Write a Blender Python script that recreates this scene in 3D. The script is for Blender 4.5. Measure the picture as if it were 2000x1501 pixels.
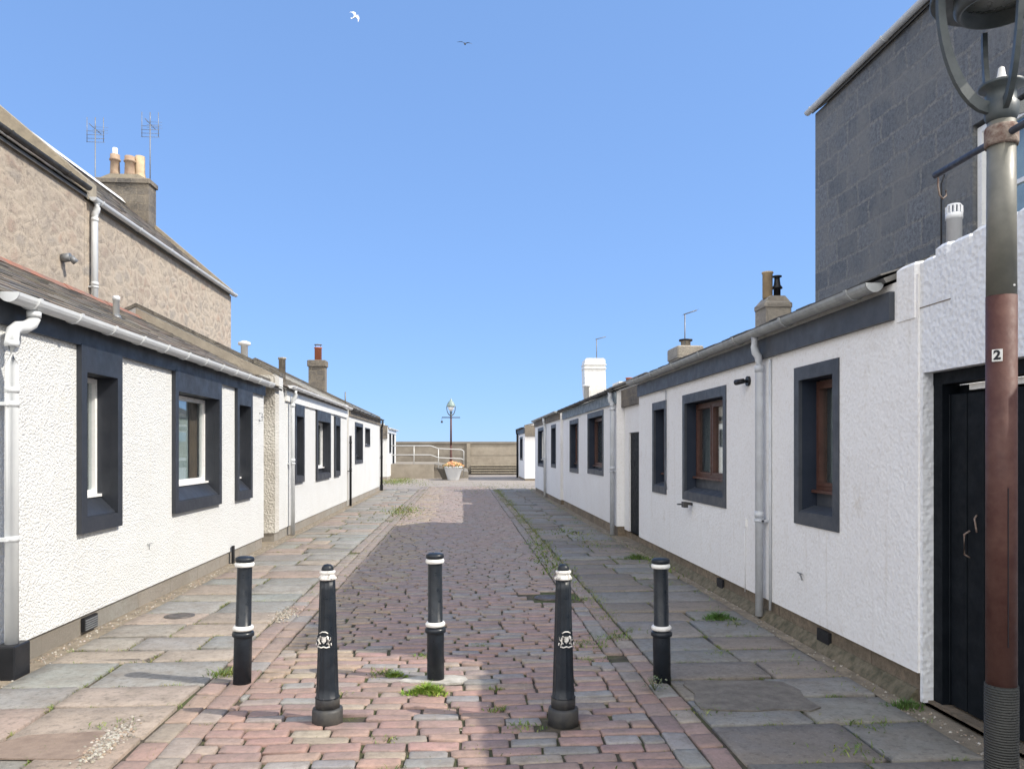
import bpy, math, random
from mathutils import Vector, Matrix
random.seed(7)
R = math.radians
for o in list(bpy.data.objects): bpy.data.objects.remove(o)
S = bpy.context.scene
C = S.collection

# ------------------------------------------------------------------ camera, sky, sun, exposure
cd = bpy.data.cameras.new('camera'); cam = bpy.data.objects.new('camera', cd); C.objects.link(cam)
cam.location = (0, 0, 1.6)
cam.rotation_euler = (R(90), 0, -math.atan(97/1502))
cd.sensor_width = 36; cd.lens = 36*1502/2000
cd.shift_y = 128.5/2000
cd.clip_start = 0.05; cd.clip_end = 9000
S.camera = cam

SUN = Vector((0.987, -0.316, 1.0)).normalized()
EL = math.asin(SUN.z); AZ = math.atan2(SUN.x, SUN.y)
w = bpy.data.worlds.new('World'); S.world = w; w.use_nodes = True
nt = w.node_tree; nt.nodes.clear()
out = nt.nodes.new('ShaderNodeOutputWorld'); bg = nt.nodes.new('ShaderNodeBackground')
sky = nt.nodes.new('ShaderNodeTexSky'); sky.sky_type = 'NISHITA'; sky.sun_disc = False
sky.sun_elevation = EL; sky.sun_rotation = AZ
sky.air_density = 0.85; sky.dust_density = 0.0; sky.ozone_density = 3.5; sky.altitude = 0
tint = nt.nodes.new('ShaderNodeMix'); tint.data_type = 'RGBA'; tint.blend_type = 'MULTIPLY'
tint.inputs[0].default_value = 1.0; tint.inputs[7].default_value = (0.655, 0.985, 1.56, 1)
gm = nt.nodes.new('ShaderNodeGamma'); gm.inputs[1].default_value = 0.37
nt.links.new(sky.outputs[0], gm.inputs[0]); nt.links.new(gm.outputs[0], tint.inputs[6])
# bright cloud added in the unseen southern sky to fill the shaded walls
tcw = nt.nodes.new('ShaderNodeTexCoord'); sxw = nt.nodes.new('ShaderNodeSeparateXYZ'); nt.links.new(tcw.outputs['Generated'], sxw.inputs[0])
mrw = nt.nodes.new('ShaderNodeMapRange'); mrw.inputs[1].default_value = -0.02; mrw.inputs[2].default_value = -0.45; nt.links.new(sxw.outputs[1], mrw.inputs[0])
nzw = nt.nodes.new('ShaderNodeTexNoise'); nzw.inputs['Scale'].default_value = 2.6; nzw.inputs['Detail'].default_value = 7; nt.links.new(tcw.outputs['Generated'], nzw.inputs['Vector'])
rpw = nt.nodes.new('ShaderNodeMapRange'); rpw.inputs[1].default_value = 0.30; rpw.inputs[2].default_value = 0.55; nt.links.new(nzw.outputs[0], rpw.inputs[0])
mlw = nt.nodes.new('ShaderNodeMath'); mlw.operation = 'MULTIPLY'; nt.links.new(mrw.outputs[0], mlw.inputs[0]); nt.links.new(rpw.outputs[0], mlw.inputs[1])
cmw = nt.nodes.new('ShaderNodeMix'); cmw.data_type = 'RGBA'; cmw.inputs[7].default_value = (8.2, 7.9, 7.4, 1)
nt.links.new(mlw.outputs[0], cmw.inputs[0]); nt.links.new(tint.outputs[2], cmw.inputs[6])
nt.links.new(cmw.outputs[2], bg.inputs[0]); nt.links.new(bg.outputs[0], out.inputs[0])
bg.inputs[1].default_value = 0.15
ld = bpy.data.lights.new('sun', 'SUN'); ld.energy = 2.2; ld.angle = R(0.53); ld.color = (1.0, 0.93, 0.82)
lo = bpy.data.objects.new('sun', ld); C.objects.link(lo)
lo.rotation_euler = (-SUN).to_track_quat('-Z', 'Y').to_euler(); lo.location = (20, -6, 20)
S.view_settings.view_transform = 'Standard'; S.view_settings.look = 'None'
S.view_settings.exposure = 1.27; S.view_settings.gamma = 1.0
S.render.engine = 'CYCLES'

# ------------------------------------------------------------------ materials
class NT:
    def __init__(s, name):
        s.m = bpy.data.materials.new(name); s.m.use_nodes = True; s.t = s.m.node_tree
        s.b = s.t.nodes['Principled BSDF']
        s.tc = s.t.nodes.new('ShaderNodeTexCoord')
    def n(s, typ, **k):
        n = s.t.nodes.new(typ)
        for a, v in k.items(): setattr(n, a, v)
        return n
    def l(s, a, b): s.t.links.new(a, b)
    def noise(s, scale, detail=4, rough=0.6, vec=None):
        n = s.n('ShaderNodeTexNoise'); n.inputs['Scale'].default_value = scale
        n.inputs['Detail'].default_value = detail; n.inputs['Roughness'].default_value = rough
        s.l(vec or s.tc.outputs['Object'], n.inputs['Vector']); return n.outputs['Fac']
    def voro(s, scale, feature='F1', vec=None, rand=1.0):
        n = s.n('ShaderNodeTexVoronoi'); n.feature = feature; n.inputs['Scale'].default_value = scale
        n.inputs['Randomness'].default_value = rand
        s.l(vec or s.tc.outputs['Object'], n.inputs['Vector']); return n
    def ramp(s, fac, stops):
        n = s.n('ShaderNodeValToRGB'); e = n.color_ramp.elements
        while len(e) < len(stops): e.new(0.5)
        for i, (p, c) in enumerate(stops):
            e[i].position = p; e[i].color = (*c, 1) if not isinstance(c, (int, float)) else (c, c, c, 1)
        s.l(fac, n.inputs[0]); return n.outputs[0]
    def mix(s, f, a, b, mode='MIX'):
        n = s.n('ShaderNodeMix'); n.data_type = 'RGBA'; n.blend_type = mode
        for i, v in ((0, f), (6, a), (7, b)):
            if isinstance(v, (int, float)): n.inputs[i].default_value = v if i == 0 else (v, v, v, 1)
            elif isinstance(v, tuple): n.inputs[i].default_value = (*v, 1)
            else: s.l(v, n.inputs[i])
        return n.outputs[2]
    def math(s, op, a, b=0.0):
        n = s.n('ShaderNodeMath'); n.operation = op
        for i, v in ((0, a), (1, b)):
            if isinstance(v, (int, float)): n.inputs[i].default_value = v
            else: s.l(v, n.inputs[i])
        return n.outputs[0]
    def bump(s, h, strength, dist, prev=None):
        n = s.n('ShaderNodeBump'); n.inputs['Strength'].default_value = strength
        n.inputs['Distance'].default_value = dist; s.l(h, n.inputs['Height'])
        if prev: s.l(prev, n.inputs['Normal'])
        s.l(n.outputs[0], s.b.inputs['Normal']); return n.outputs[0]
    def col(s, c):
        if isinstance(c, tuple): s.b.inputs['Base Color'].default_value = (*c, 1)
        else: s.l(c, s.b.inputs['Base Color'])
    def rough(s, v):
        if isinstance(v, (int, float)): s.b.inputs['Roughness'].default_value = v
        else: s.l(v, s.b.inputs['Roughness'])

def m_plain(name, c1, c2=None, scale=6, rough=0.6, bump=0.0, bscale=60, bdist=0.003, metal=0, contrast=(0.35, 0.65), detail=5, spec=0.5):
    t = NT(name); t.b.inputs['Specular IOR Level'].default_value = spec
    if c2: t.col(t.ramp(t.noise(scale, detail, 0.65), [(contrast[0], c1), (contrast[1], c2)]))
    else: t.col(c1)
    r = t.ramp(t.noise(scale*2.3, 3), [(0.3, max(rough-0.1, 0.05)), (0.7, min(rough+0.1, 1))]); t.rough(r)
    t.b.inputs['Metallic'].default_value = metal
    if bump: t.bump(t.noise(bscale, 5, 0.65), bump, bdist)
    return t.m

def m_harl(name, c, c2, strength=1.0, scale=48, dist=0.012, stain=(0.62, 0.57, 0.47)):
    t = NT(name)
    big = t.noise(0.9, 6, 0.6); fine = t.noise(34, 3)
    base = t.mix(t.ramp(big, [(0.38, 0), (0.7, 1)]), c, c2)
    # patchy old stains with edges of their own
    st = t.ramp(t.noise(2.3, 8, 0.72), [(0.60, 0), (0.72, 1)])
    base = t.mix(t.math('MULTIPLY', st, 0.28), base, stain)
    # vertical run-off streaks
    mp = t.n('ShaderNodeMapping'); mp.inputs['Scale'].default_value = (9, 9, 0.5); t.l(t.tc.outputs['Object'], mp.inputs[0])
    sk = t.ramp(t.noise(1.0, 5, 0.6, mp.outputs[0]), [(0.60, 0), (0.76, 1)])
    base = t.mix(t.math('MULTIPLY', sk, 0.26), base, stain)
    base = t.mix(t.ramp(fine, [(0.25, 0.25), (0.5, 0)]), base, stain)
    t.col(base); t.rough(0.9)
    v = t.voro(scale, 'SMOOTH_F1'); v.inputs['Smoothness'].default_value = 0.5
    h = t.mix(0.5, v.outputs['Distance'], t.noise(scale*0.9, 4, 0.6))
    t.bump(h, strength, dist, t.bump(t.noise(5, 3), 0.4, 0.02))
    return t.m

def m_rubble(name):
    t = NT(name)
    n = t.n('ShaderNodeTexNoise'); n.inputs['Scale'].default_value = 2.2; n.inputs['Detail'].default_value = 4
    t.l(t.tc.outputs['Object'], n.inputs['Vector'])
    vm = t.n('ShaderNodeVectorMath'); vm.operation = 'MULTIPLY_ADD'
    t.l(n.outputs['Color'], vm.inputs[0]); vm.inputs[1].default_value = (0.28, 0.28, 0.28); t.l(t.tc.outputs['Object'], vm.inputs[2])
    mp = t.n('ShaderNodeMapping'); mp.inputs['Scale'].default_value = (0.4, 1, 1.55); t.l(vm.outputs[0], mp.inputs[0])
    v1 = t.voro(3.0, 'F1', mp.outputs[0], 0.95); ve = t.voro(3.0, 'DISTANCE_TO_EDGE', mp.outputs[0], 0.95)
    sep = t.n('ShaderNodeSeparateColor'); t.l(v1.outputs['Color'], sep.inputs[0])
    stone = t.ramp(sep.outputs[0], [(0.0, (0.32, 0.27, 0.225)), (0.25, (0.38, 0.26, 0.20)), (0.42, (0.36, 0.305, 0.25)), (0.6, (0.27, 0.265, 0.26)), (0.78, (0.41, 0.32, 0.25)), (0.95, (0.44, 0.25, 0.17))])
    stone = t.mix(t.ramp(t.noise(16, 6, 0.75), [(0.35, 0.0), (0.7, 0.6)]), stone, (0.17, 0.155, 0.14))
    mort = t.mix(t.noise(5, 5), (0.43, 0.36, 0.28), (0.54, 0.46, 0.37))
    wob = t.math('ADD', ve.outputs['Distance'], t.math('MULTIPLY', t.math('SUBTRACT', t.noise(8, 8, 0.8), 0.5), 0.62))
    msk = t.ramp(wob, [(0.0, 0), (0.30, 1)])
    # patches where the pointing is smeared over the stones
    sm = t.ramp(t.noise(1.1, 5, 0.6), [(0.36, 0.75), (0.62, 0.12)])
    msk2 = t.math('MULTIPLY', msk, sm)
    c = t.mix(msk2, mort, stone)
    c = t.mix(t.ramp(t.noise(0.7, 7, 0.7), [(0.52, 0), (0.72, 0.4)]), c, (0.28, 0.245, 0.215))
    c = t.mix(t.ramp(t.noise(7, 9, 0.85), [(0.52, 0), (0.60, 0.75)]), c, (0.22, 0.19, 0.165))
    c = t.mix(t.ramp(t.noise(11, 9, 0.85), [(0.56, 0), (0.66, 0.6)]), c, (0.52, 0.46, 0.38))
    t.col(c); t.rough(0.92)
    t.bump(t.noise(26, 8, 0.8), 0.8, 0.03, t.bump(msk, 0.5, 0.03))
    return t.m

def m_blocks(name, c1, c2, cm, bw=0.62, bh=0.34, patch=(0.09, 0.085, 0.082), ms=0.02, mfade=None, wob=0.16):
    t = NT(name)
    n = t.n('ShaderNodeTexNoise'); n.inputs['Scale'].default_value = 3.0; n.inputs['Detail'].default_value = 5
    t.l(t.tc.outputs['Object'], n.inputs['Vector'])
    vm = t.n('ShaderNodeVectorMath'); vm.operation = 'MULTIPLY_ADD'
    t.l(n.outputs['Color'], vm.inputs[0]); vm.inputs[1].default_value = (wob, wob, wob); t.l(t.tc.outputs['Object'], vm.inputs[2])
    sx = t.n('ShaderNodeSeparateXYZ'); t.l(vm.outputs[0], sx.inputs[0])
    cx = t.n('ShaderNodeCombineXYZ'); t.l(t.math('ADD', sx.outputs[0], sx.outputs[1]), cx.inputs[0]); t.l(sx.outputs[2], cx.inputs[1])
    br = t.n('ShaderNodeTexBrick'); t.l(cx.outputs[0], br.inputs['Vector'])
    br.inputs['Scale'].default_value = 1; br.inputs['Brick Width'].default_value = bw; br.inputs['Row Height'].default_value = bh
    br.inputs['Mortar Size'].default_value = ms; br.inputs['Mortar Smooth'].default_value = 0.4
    br.inputs['Color1'].default_value = (*c1, 1); br.inputs['Color2'].default_value = (*c2, 1); br.inputs['Mortar'].default_value = (*cm, 1)
    c = t.mix(t.ramp(t.noise(16, 9, 0.88), [(0.44, 0.0), (0.58, 0.85)]), br.outputs['Color'], patch)
    c = t.mix(t.ramp(t.noise(1.3, 6, 0.65), [(0.42, 0), (0.62, 0.75)]), c, cm if not mfade else mfade)
    t.col(c); t.rough(0.9)
    t.bump(t.noise(30, 8, 0.85), 0.9, 0.03, t.bump(br.outputs['Fac'], 0.4, -0.012))
    return t.m

def m_attr(name, rough=0.8, dirt=(0.2, 0.17, 0.13), amt=0.5, nscale=14, bump=0.5, bscale=70, bdist=0.004, spk=0.25):
    t = NT(name)
    a = t.n('ShaderNodeAttribute'); a.attribute_name = 'Col'
    c = t.mix(t.ramp(t.noise(nscale, 7, 0.72), [(0.42, 0), (0.72, amt)]), a.outputs['Color'], dirt)
    c = t.mix(t.ramp(t.noise(nscale*9, 4, 0.8), [(0.55, 0), (0.75, spk)]), c, (0.45, 0.42, 0.38))
    c = t.mix(t.ramp(t.noise(nscale*5, 5, 0.8), [(0.3, spk*1.6), (0.5, 0)]), c, (0.05, 0.045, 0.04))
    t.col(c); t.rough(t.ramp(t.noise(nscale*2, 3), [(0.3, rough-0.12), (0.7, min(1, rough+0.1))]))
    t.bump(t.noise(bscale, 6, 0.75), bump, bdist)
    return t.m

def m_soil(name):
    t = NT(name)
    c = t.ramp(t.noise(9, 7, 0.75), [(0.3, (0.035, 0.028, 0.022)), (0.55, (0.085, 0.07, 0.05)), (0.75, (0.20, 0.165, 0.11))])
    moss = t.ramp(t.noise(2.4, 6, 0.7), [(0.47, 0), (0.60, 1)])
    c = t.mix(t.math('MULTIPLY', moss, 0.8), c, (0.075, 0.095, 0.025))
    t.col(c); t.rough(0.95); t.bump(t.noise(120, 5, 0.8), 0.9, 0.012)
    return t.m

def m_sea():
    t = NT('sea water'); t.col((0.03, 0.09, 0.13)); t.rough(0.15); t.bump(t.noise(0.6, 6), 0.6, 0.3); return t.m

def m_glass(name='window glass', tintc=(0.9, 0.95, 0.96)):
    m = bpy.data.materials.new(name); m.use_nodes = True; t = m.node_tree; t.nodes.clear()
    o = t.nodes.new('ShaderNodeOutputMaterial'); g = t.nodes.new('ShaderNodeBsdfGlossy'); g.inputs['Roughness'].default_value = 0.02
    tr = t.nodes.new('ShaderNodeBsdfTransparent'); tr.inputs[0].default_value = (*tintc, 1)
    fr = t.nodes.new('ShaderNodeLayerWeight'); fr.inputs[0].default_value = 0.5
    pw = t.nodes.new('ShaderNodeMath'); pw.operation = 'POWER'; pw.inputs[1].default_value = 3.0; t.links.new(fr.outputs['Facing'], pw.inputs[0])
    ma = t.nodes.new('ShaderNodeMath'); ma.operation = 'MULTIPLY_ADD'; ma.inputs[1].default_value = 0.9; ma.inputs[2].default_value = 0.07; ma.use_clamp = True
    mx = t.nodes.new('ShaderNodeMixShader')
    t.links.new(pw.outputs[0], ma.inputs[0]); t.links.new(ma.outputs[0], mx.inputs[0])
    t.links.new(tr.outputs[0], mx.inputs[1]); t.links.new(g.outputs[0], mx.inputs[2]); t.links.new(mx.outputs[0], o.inputs[0])
    return m

M = {}
M['harl_w'] = m_harl('white roughcast', (0.655, 0.665, 0.66), (0.61, 0.615, 0.605), 1.0, 60, 0.020)
M['harl_r'] = m_harl('white painted smooth roughcast', (0.82, 0.82, 0.82), (0.78, 0.77, 0.765), 0.8, 38, 0.008, (0.45, 0.38, 0.28))
M['harl_end'] = m_harl('dirty roughcast', (0.62, 0.60, 0.55), (0.45, 0.42, 0.37), 1.0, 30, 0.035, (0.33, 0.30, 0.25))
M['harl_thick'] = m_harl('thick painted roughcast', (0.76, 0.78, 0.81), (0.68, 0.70, 0.74), 1.0, 30, 0.013)
M['plinth_l'] = m_blocks('grey stone plinth', (0.33, 0.32, 0.29), (0.36, 0.31, 0.26), (0.26, 0.23, 0.19), 0.9, 0.6, (0.27, 0.25, 0.22), 0.012)
M['plinth_r'] = m_blocks('brown stone plinth', (0.30, 0.235, 0.17), (0.36, 0.29, 0.21), (0.15, 0.12, 0.085), 0.8, 0.5, (0.14, 0.115, 0.08), 0.012)
M['navy'] = m_plain('dark slate blue paint', (0.018, 0.022, 0.030), (0.027, 0.031, 0.041), 3, 0.5, 0.2, 90, 0.001)
M['navy_r'] = m_plain('weathered slate blue paint', (0.040, 0.047, 0.060), (0.058, 0.066, 0.081), 4, 0.55, 0.25, 60, 0.002)
M['navy_in'] = m_plain('dark navy paint', (0.022, 0.03, 0.048), (0.03, 0.038, 0.058), 4, 0.55, spec=0.2)
M['pvc'] = m_plain('light grey plastic', (0.55, 0.57, 0.59), (0.62, 0.64, 0.65), 3, 0.4, 0.05, 40)
M['pvc_old'] = m_plain('weathered grey gutter paint', (0.25, 0.265, 0.27), (0.36, 0.375, 0.375), 9, 0.55, 0.2, 60)
M['pvc_w'] = m_plain('white plastic', (0.72, 0.73, 0.74), (0.62, 0.63, 0.64), 7, 0.4)
M['pipe_r'] = m_plain('painted iron downpipe', (0.55, 0.58, 0.62), (0.46, 0.48, 0.51), 6, 0.55, 0.3, 40)
M['upvc'] = m_plain('white window frame', (0.82, 0.82, 0.81), (0.76, 0.76, 0.75), 4, 0.3)
M['wood_r'] = m_plain('red brown window wood', (0.065, 0.028, 0.021), (0.095, 0.043, 0.032), 10, 0.5, 0.3, 80)
M['black'] = m_plain('black paint', (0.012, 0.013, 0.016), (0.02, 0.021, 0.025), 5, 0.4, 0.2, 50, spec=0.25)
M['fascia_b'] = m_plain('flaking pale blue paint', (0.12, 0.15, 0.18), (0.24, 0.29, 0.33), 7, 0.7, 0.4, 60, 0.003, contrast=(0.42, 0.62))
M['teal'] = m_plain('weathered teal lantern', (0.16, 0.23, 0.22), (0.24, 0.31, 0.29), 6, 0.5)
M['beige'] = m_plain('weathered beige harling', (0.36, 0.32, 0.26), (0.26, 0.23, 0.19), 3, 0.9, 0.8, 40, 0.02, detail=9)
M['blackgloss'] = m_plain('bollard black paint', (0.014, 0.020, 0.030), (0.022, 0.029, 0.042), 12, 0.3, 0.25, 60, 0.001, spec=0.32)
M['dustblack'] = m_plain('dusty black iron', (0.030, 0.031, 0.034), (0.075, 0.07, 0.06), 9, 0.6, 0.4, 60, 0.002, contrast=(0.42, 0.72))
M['door'] = m_plain('worn black door paint', (0.004, 0.006, 0.009), (0.009, 0.012, 0.016), 7, 0.6, 0.4, 50, 0.002, contrast=(0.4, 0.75), spec=0.12)
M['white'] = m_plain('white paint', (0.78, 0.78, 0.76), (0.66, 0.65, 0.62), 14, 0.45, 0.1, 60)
M['silver'] = m_plain('chipped silver white paint', (0.72, 0.70, 0.66), (0.12, 0.11, 0.11), 30, 0.4, 0.3, 60, 0.002, 0.0, (0.5, 0.66))
M['glass'] = m_glass()
M['dark'] = m_plain('dark room interior', (0.03, 0.03, 0.032), (0.05, 0.048, 0.045), 2, 0.9)
M['curtain_or_panel'] = m_plain('pale curtain', (0.42, 0.45, 0.42), (0.55, 0.57, 0.54), 3, 0.9)
M['brown'] = m_plain('brown curtain', (0.16, 0.10, 0.065), (0.22, 0.14, 0.09), 3, 0.9)
def m_worn(name, base, rough, chip, spec=0.32):
    t = NT(name); t.b.inputs['Specular IOR Level'].default_value = spec
    b_ = t.ramp(t.noise(12, 5), [(0.35, base), (0.65, tuple(x*1.5 for x in base))])
    b_ = t.mix(t.ramp(t.noise(55, 8, 0.8), [(0.66, 0), (0.70, 1)]), b_, chip)
    b_ = t.mix(t.ramp(t.noise(7, 7, 0.8), [(0.56, 0), (0.76, 0.3)]), b_, (0.10, 0.095, 0.085))
    t.col(b_); t.rough(t.ramp(t.noise(18, 5), [(0.35, rough), (0.65, rough+0.3)])); t.bump(t.noise(60, 5), 0.3, 0.002); return t.m
M['blackgloss'] = m_worn('bollard black paint', (0.011, 0.0145, 0.020), 0.25, (0.16, 0.12, 0.10))
M['slate'] = m_attr('roof slates', 0.7, (0.19, 0.17, 0.13), 0.5, 8, 0.5, 60, 0.006, 0.3)
M['redridge'] = m_plain('red clay ridge', (0.30, 0.115, 0.07), (0.16, 0.12, 0.10), 3.5, 0.85, 0.5, 40, 0.01)
M['coping'] = m_blocks('dark weathered stone coping', (0.19, 0.175, 0.15), (0.24, 0.22, 0.185), (0.10, 0.09, 0.08), 0.7, 0.9, (0.07, 0.065, 0.055), 0.02)
M['skew'] = m_plain('pale cement skew', (0.33, 0.285, 0.215), (0.24, 0.21, 0.165), 6, 0.9, 0.6, 30, 0.02)
M['rubble'] = m_rubble('beige rubble stone wall')
M['granite'] = m_blocks('grey granite wall', (0.165, 0.18, 0.20), (0.235, 0.248, 0.265), (0.29, 0.285, 0.27), 0.70, 0.38, (0.085, 0.092, 0.105), 0.03, (0.215, 0.215, 0.21), wob=0.13)
M['stack'] = m_blocks('sooty stone chimney', (0.13, 0.12, 0.11), (0.19, 0.17, 0.145), (0.24, 0.205, 0.16), 0.4, 0.22, (0.06, 0.055, 0.05), 0.02)
M['stackb'] = m_blocks('beige cement chimney', (0.46, 0.41, 0.34), (0.52, 0.47, 0.39), (0.30, 0.27, 0.23), 0.9, 0.5, (0.25, 0.235, 0.21), 0.02)
M['clay_y'] = m_plain('buff clay pot', (0.50, 0.38, 0.24), (0.40, 0.30, 0.20), 9, 0.8, 0.4)
M['clay_b'] = m_plain('brown clay pot', (0.27, 0.18, 0.13), (0.36, 0.27, 0.19), 9, 0.8, 0.4)
M['clay_r'] = m_plain('red clay pot', (0.46, 0.15, 0.08), (0.38, 0.13, 0.075), 9, 0.8, 0.4)
M['metal'] = m_plain('grey metal', (0.16, 0.17, 0.18), (0.22, 0.23, 0.24), 20, 0.5, metal=0.3)
M['rail'] = m_plain('galvanised rail', (0.48, 0.48, 0.47), (0.56, 0.56, 0.55), 9, 0.45, metal=0.2)
M['concrete'] = m_plain('weathered concrete', (0.235, 0.205, 0.165), (0.31, 0.275, 0.225), 2.2, 0.9, 0.6, 25, 0.02, detail=9)
M['concrete2'] = m_plain('grey sea wall concrete', (0.165, 0.145, 0.12), (0.24, 0.215, 0.18), 1.6, 0.9, 0.6, 25, 0.02, detail=9)
M['plaza'] = m_plain('pink grey plaza surface', (0.23, 0.205, 0.18), (0.31, 0.27, 0.235), 1.5, 0.9, 0.6, 60, 0.01, detail=9)
M['tarmac'] = m_plain('ground', (0.10, 0.09, 0.08), (0.16, 0.145, 0.12), 1.0, 0.95, 0.6, 60, 0.01, detail=9)
M['sett'] = m_attr('stone setts', 0.72, (0.15, 0.125, 0.105), 0.7, 8, 0.7, 45, 0.006, 0.22)
M['flag'] = m_attr('flagstones', 0.78, (0.16, 0.135, 0.11), 0.75, 4, 0.8, 40, 0.007, 0.38)
M['soil'] = m_soil('joint soil and moss')
M['pebble'] = m_attr('pebbles', 0.85, (0.25, 0.21, 0.16), 0.3, 20, 0.3)
M['leaf'] = m_attr('weed leaves', 0.6, (0.10, 0.13, 0.03), 0.3, 10, 0.0, spk=0.0)
M['petal'] = m_attr('flower petals', 0.6, (0.5, 0.3, 0.1), 0.1, 10, 0.0, spk=0.0)
M['pole_grey'] = m_plain('olive grey lamp paint', (0.13, 0.13, 0.112), (0.18, 0.175, 0.15), 10, 0.5, 0.25, 30, 0.002)
M['pole_red'] = m_plain('maroon lamp paint', (0.066, 0.026, 0.022), (0.105, 0.052, 0.042), 11, 0.62, 0.4, 40, 0.003, spec=0.3, detail=9)
M['lampgreen'] = m_plain('blue grey lantern paint', (0.042, 0.052, 0.058), (0.072, 0.086, 0.09), 8, 0.5, 0.2, 40, 0.002)
M['bluegrey'] = m_plain('dark blue ladder bar paint', (0.025, 0.03, 0.05), (0.055, 0.06, 0.08), 30, 0.5, 0.3, 60, 0.002)
M['rust'] = m_plain('rusted iron', (0.13, 0.075, 0.06), (0.30, 0.25, 0.21), 40, 0.9, 0.8, 80, 0.006)
M['milk'] = m_plain('milky lantern glass', (0.75, 0.76, 0.78), (0.68, 0.69, 0.72), 5, 0.25)
M['feather'] = m_plain('white feathers', (0.75, 0.76, 0.78), (0.6, 0.62, 0.66), 8, 0.8)
M['feather_d'] = m_plain('grey feathers', (0.10, 0.11, 0.13), (0.22, 0.23, 0.25), 8, 0.8)
M['manhole'] = m_plain('worn iron cover', (0.07, 0.065, 0.065), (0.13, 0.115, 0.105), 12, 0.6, 0.6, 60, 0.004, 0.3)
M['sea'] = m_sea()
t = NT('grip mesh wrap'); t.col(t.mix(t.ramp(t.noise(3, 5), [(0.4, 0), (0.7, 1)]), (0.035, 0.038, 0.036), (0.06, 0.06, 0.055))); t.rough(0.7)
wv = t.n('ShaderNodeTexWave'); wv.wave_type = 'BANDS'; wv.bands_direction = 'Z'; wv.inputs['Scale'].default_value = 34; t.l(t.tc.outputs['Object'], wv.inputs[0])
wv2 = t.voro(85); t.bump(t.mix(0.5, wv.outputs['Fac'], wv2.outputs['Distance']), 0.9, 0.01); M['wrap'] = t.m

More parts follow.
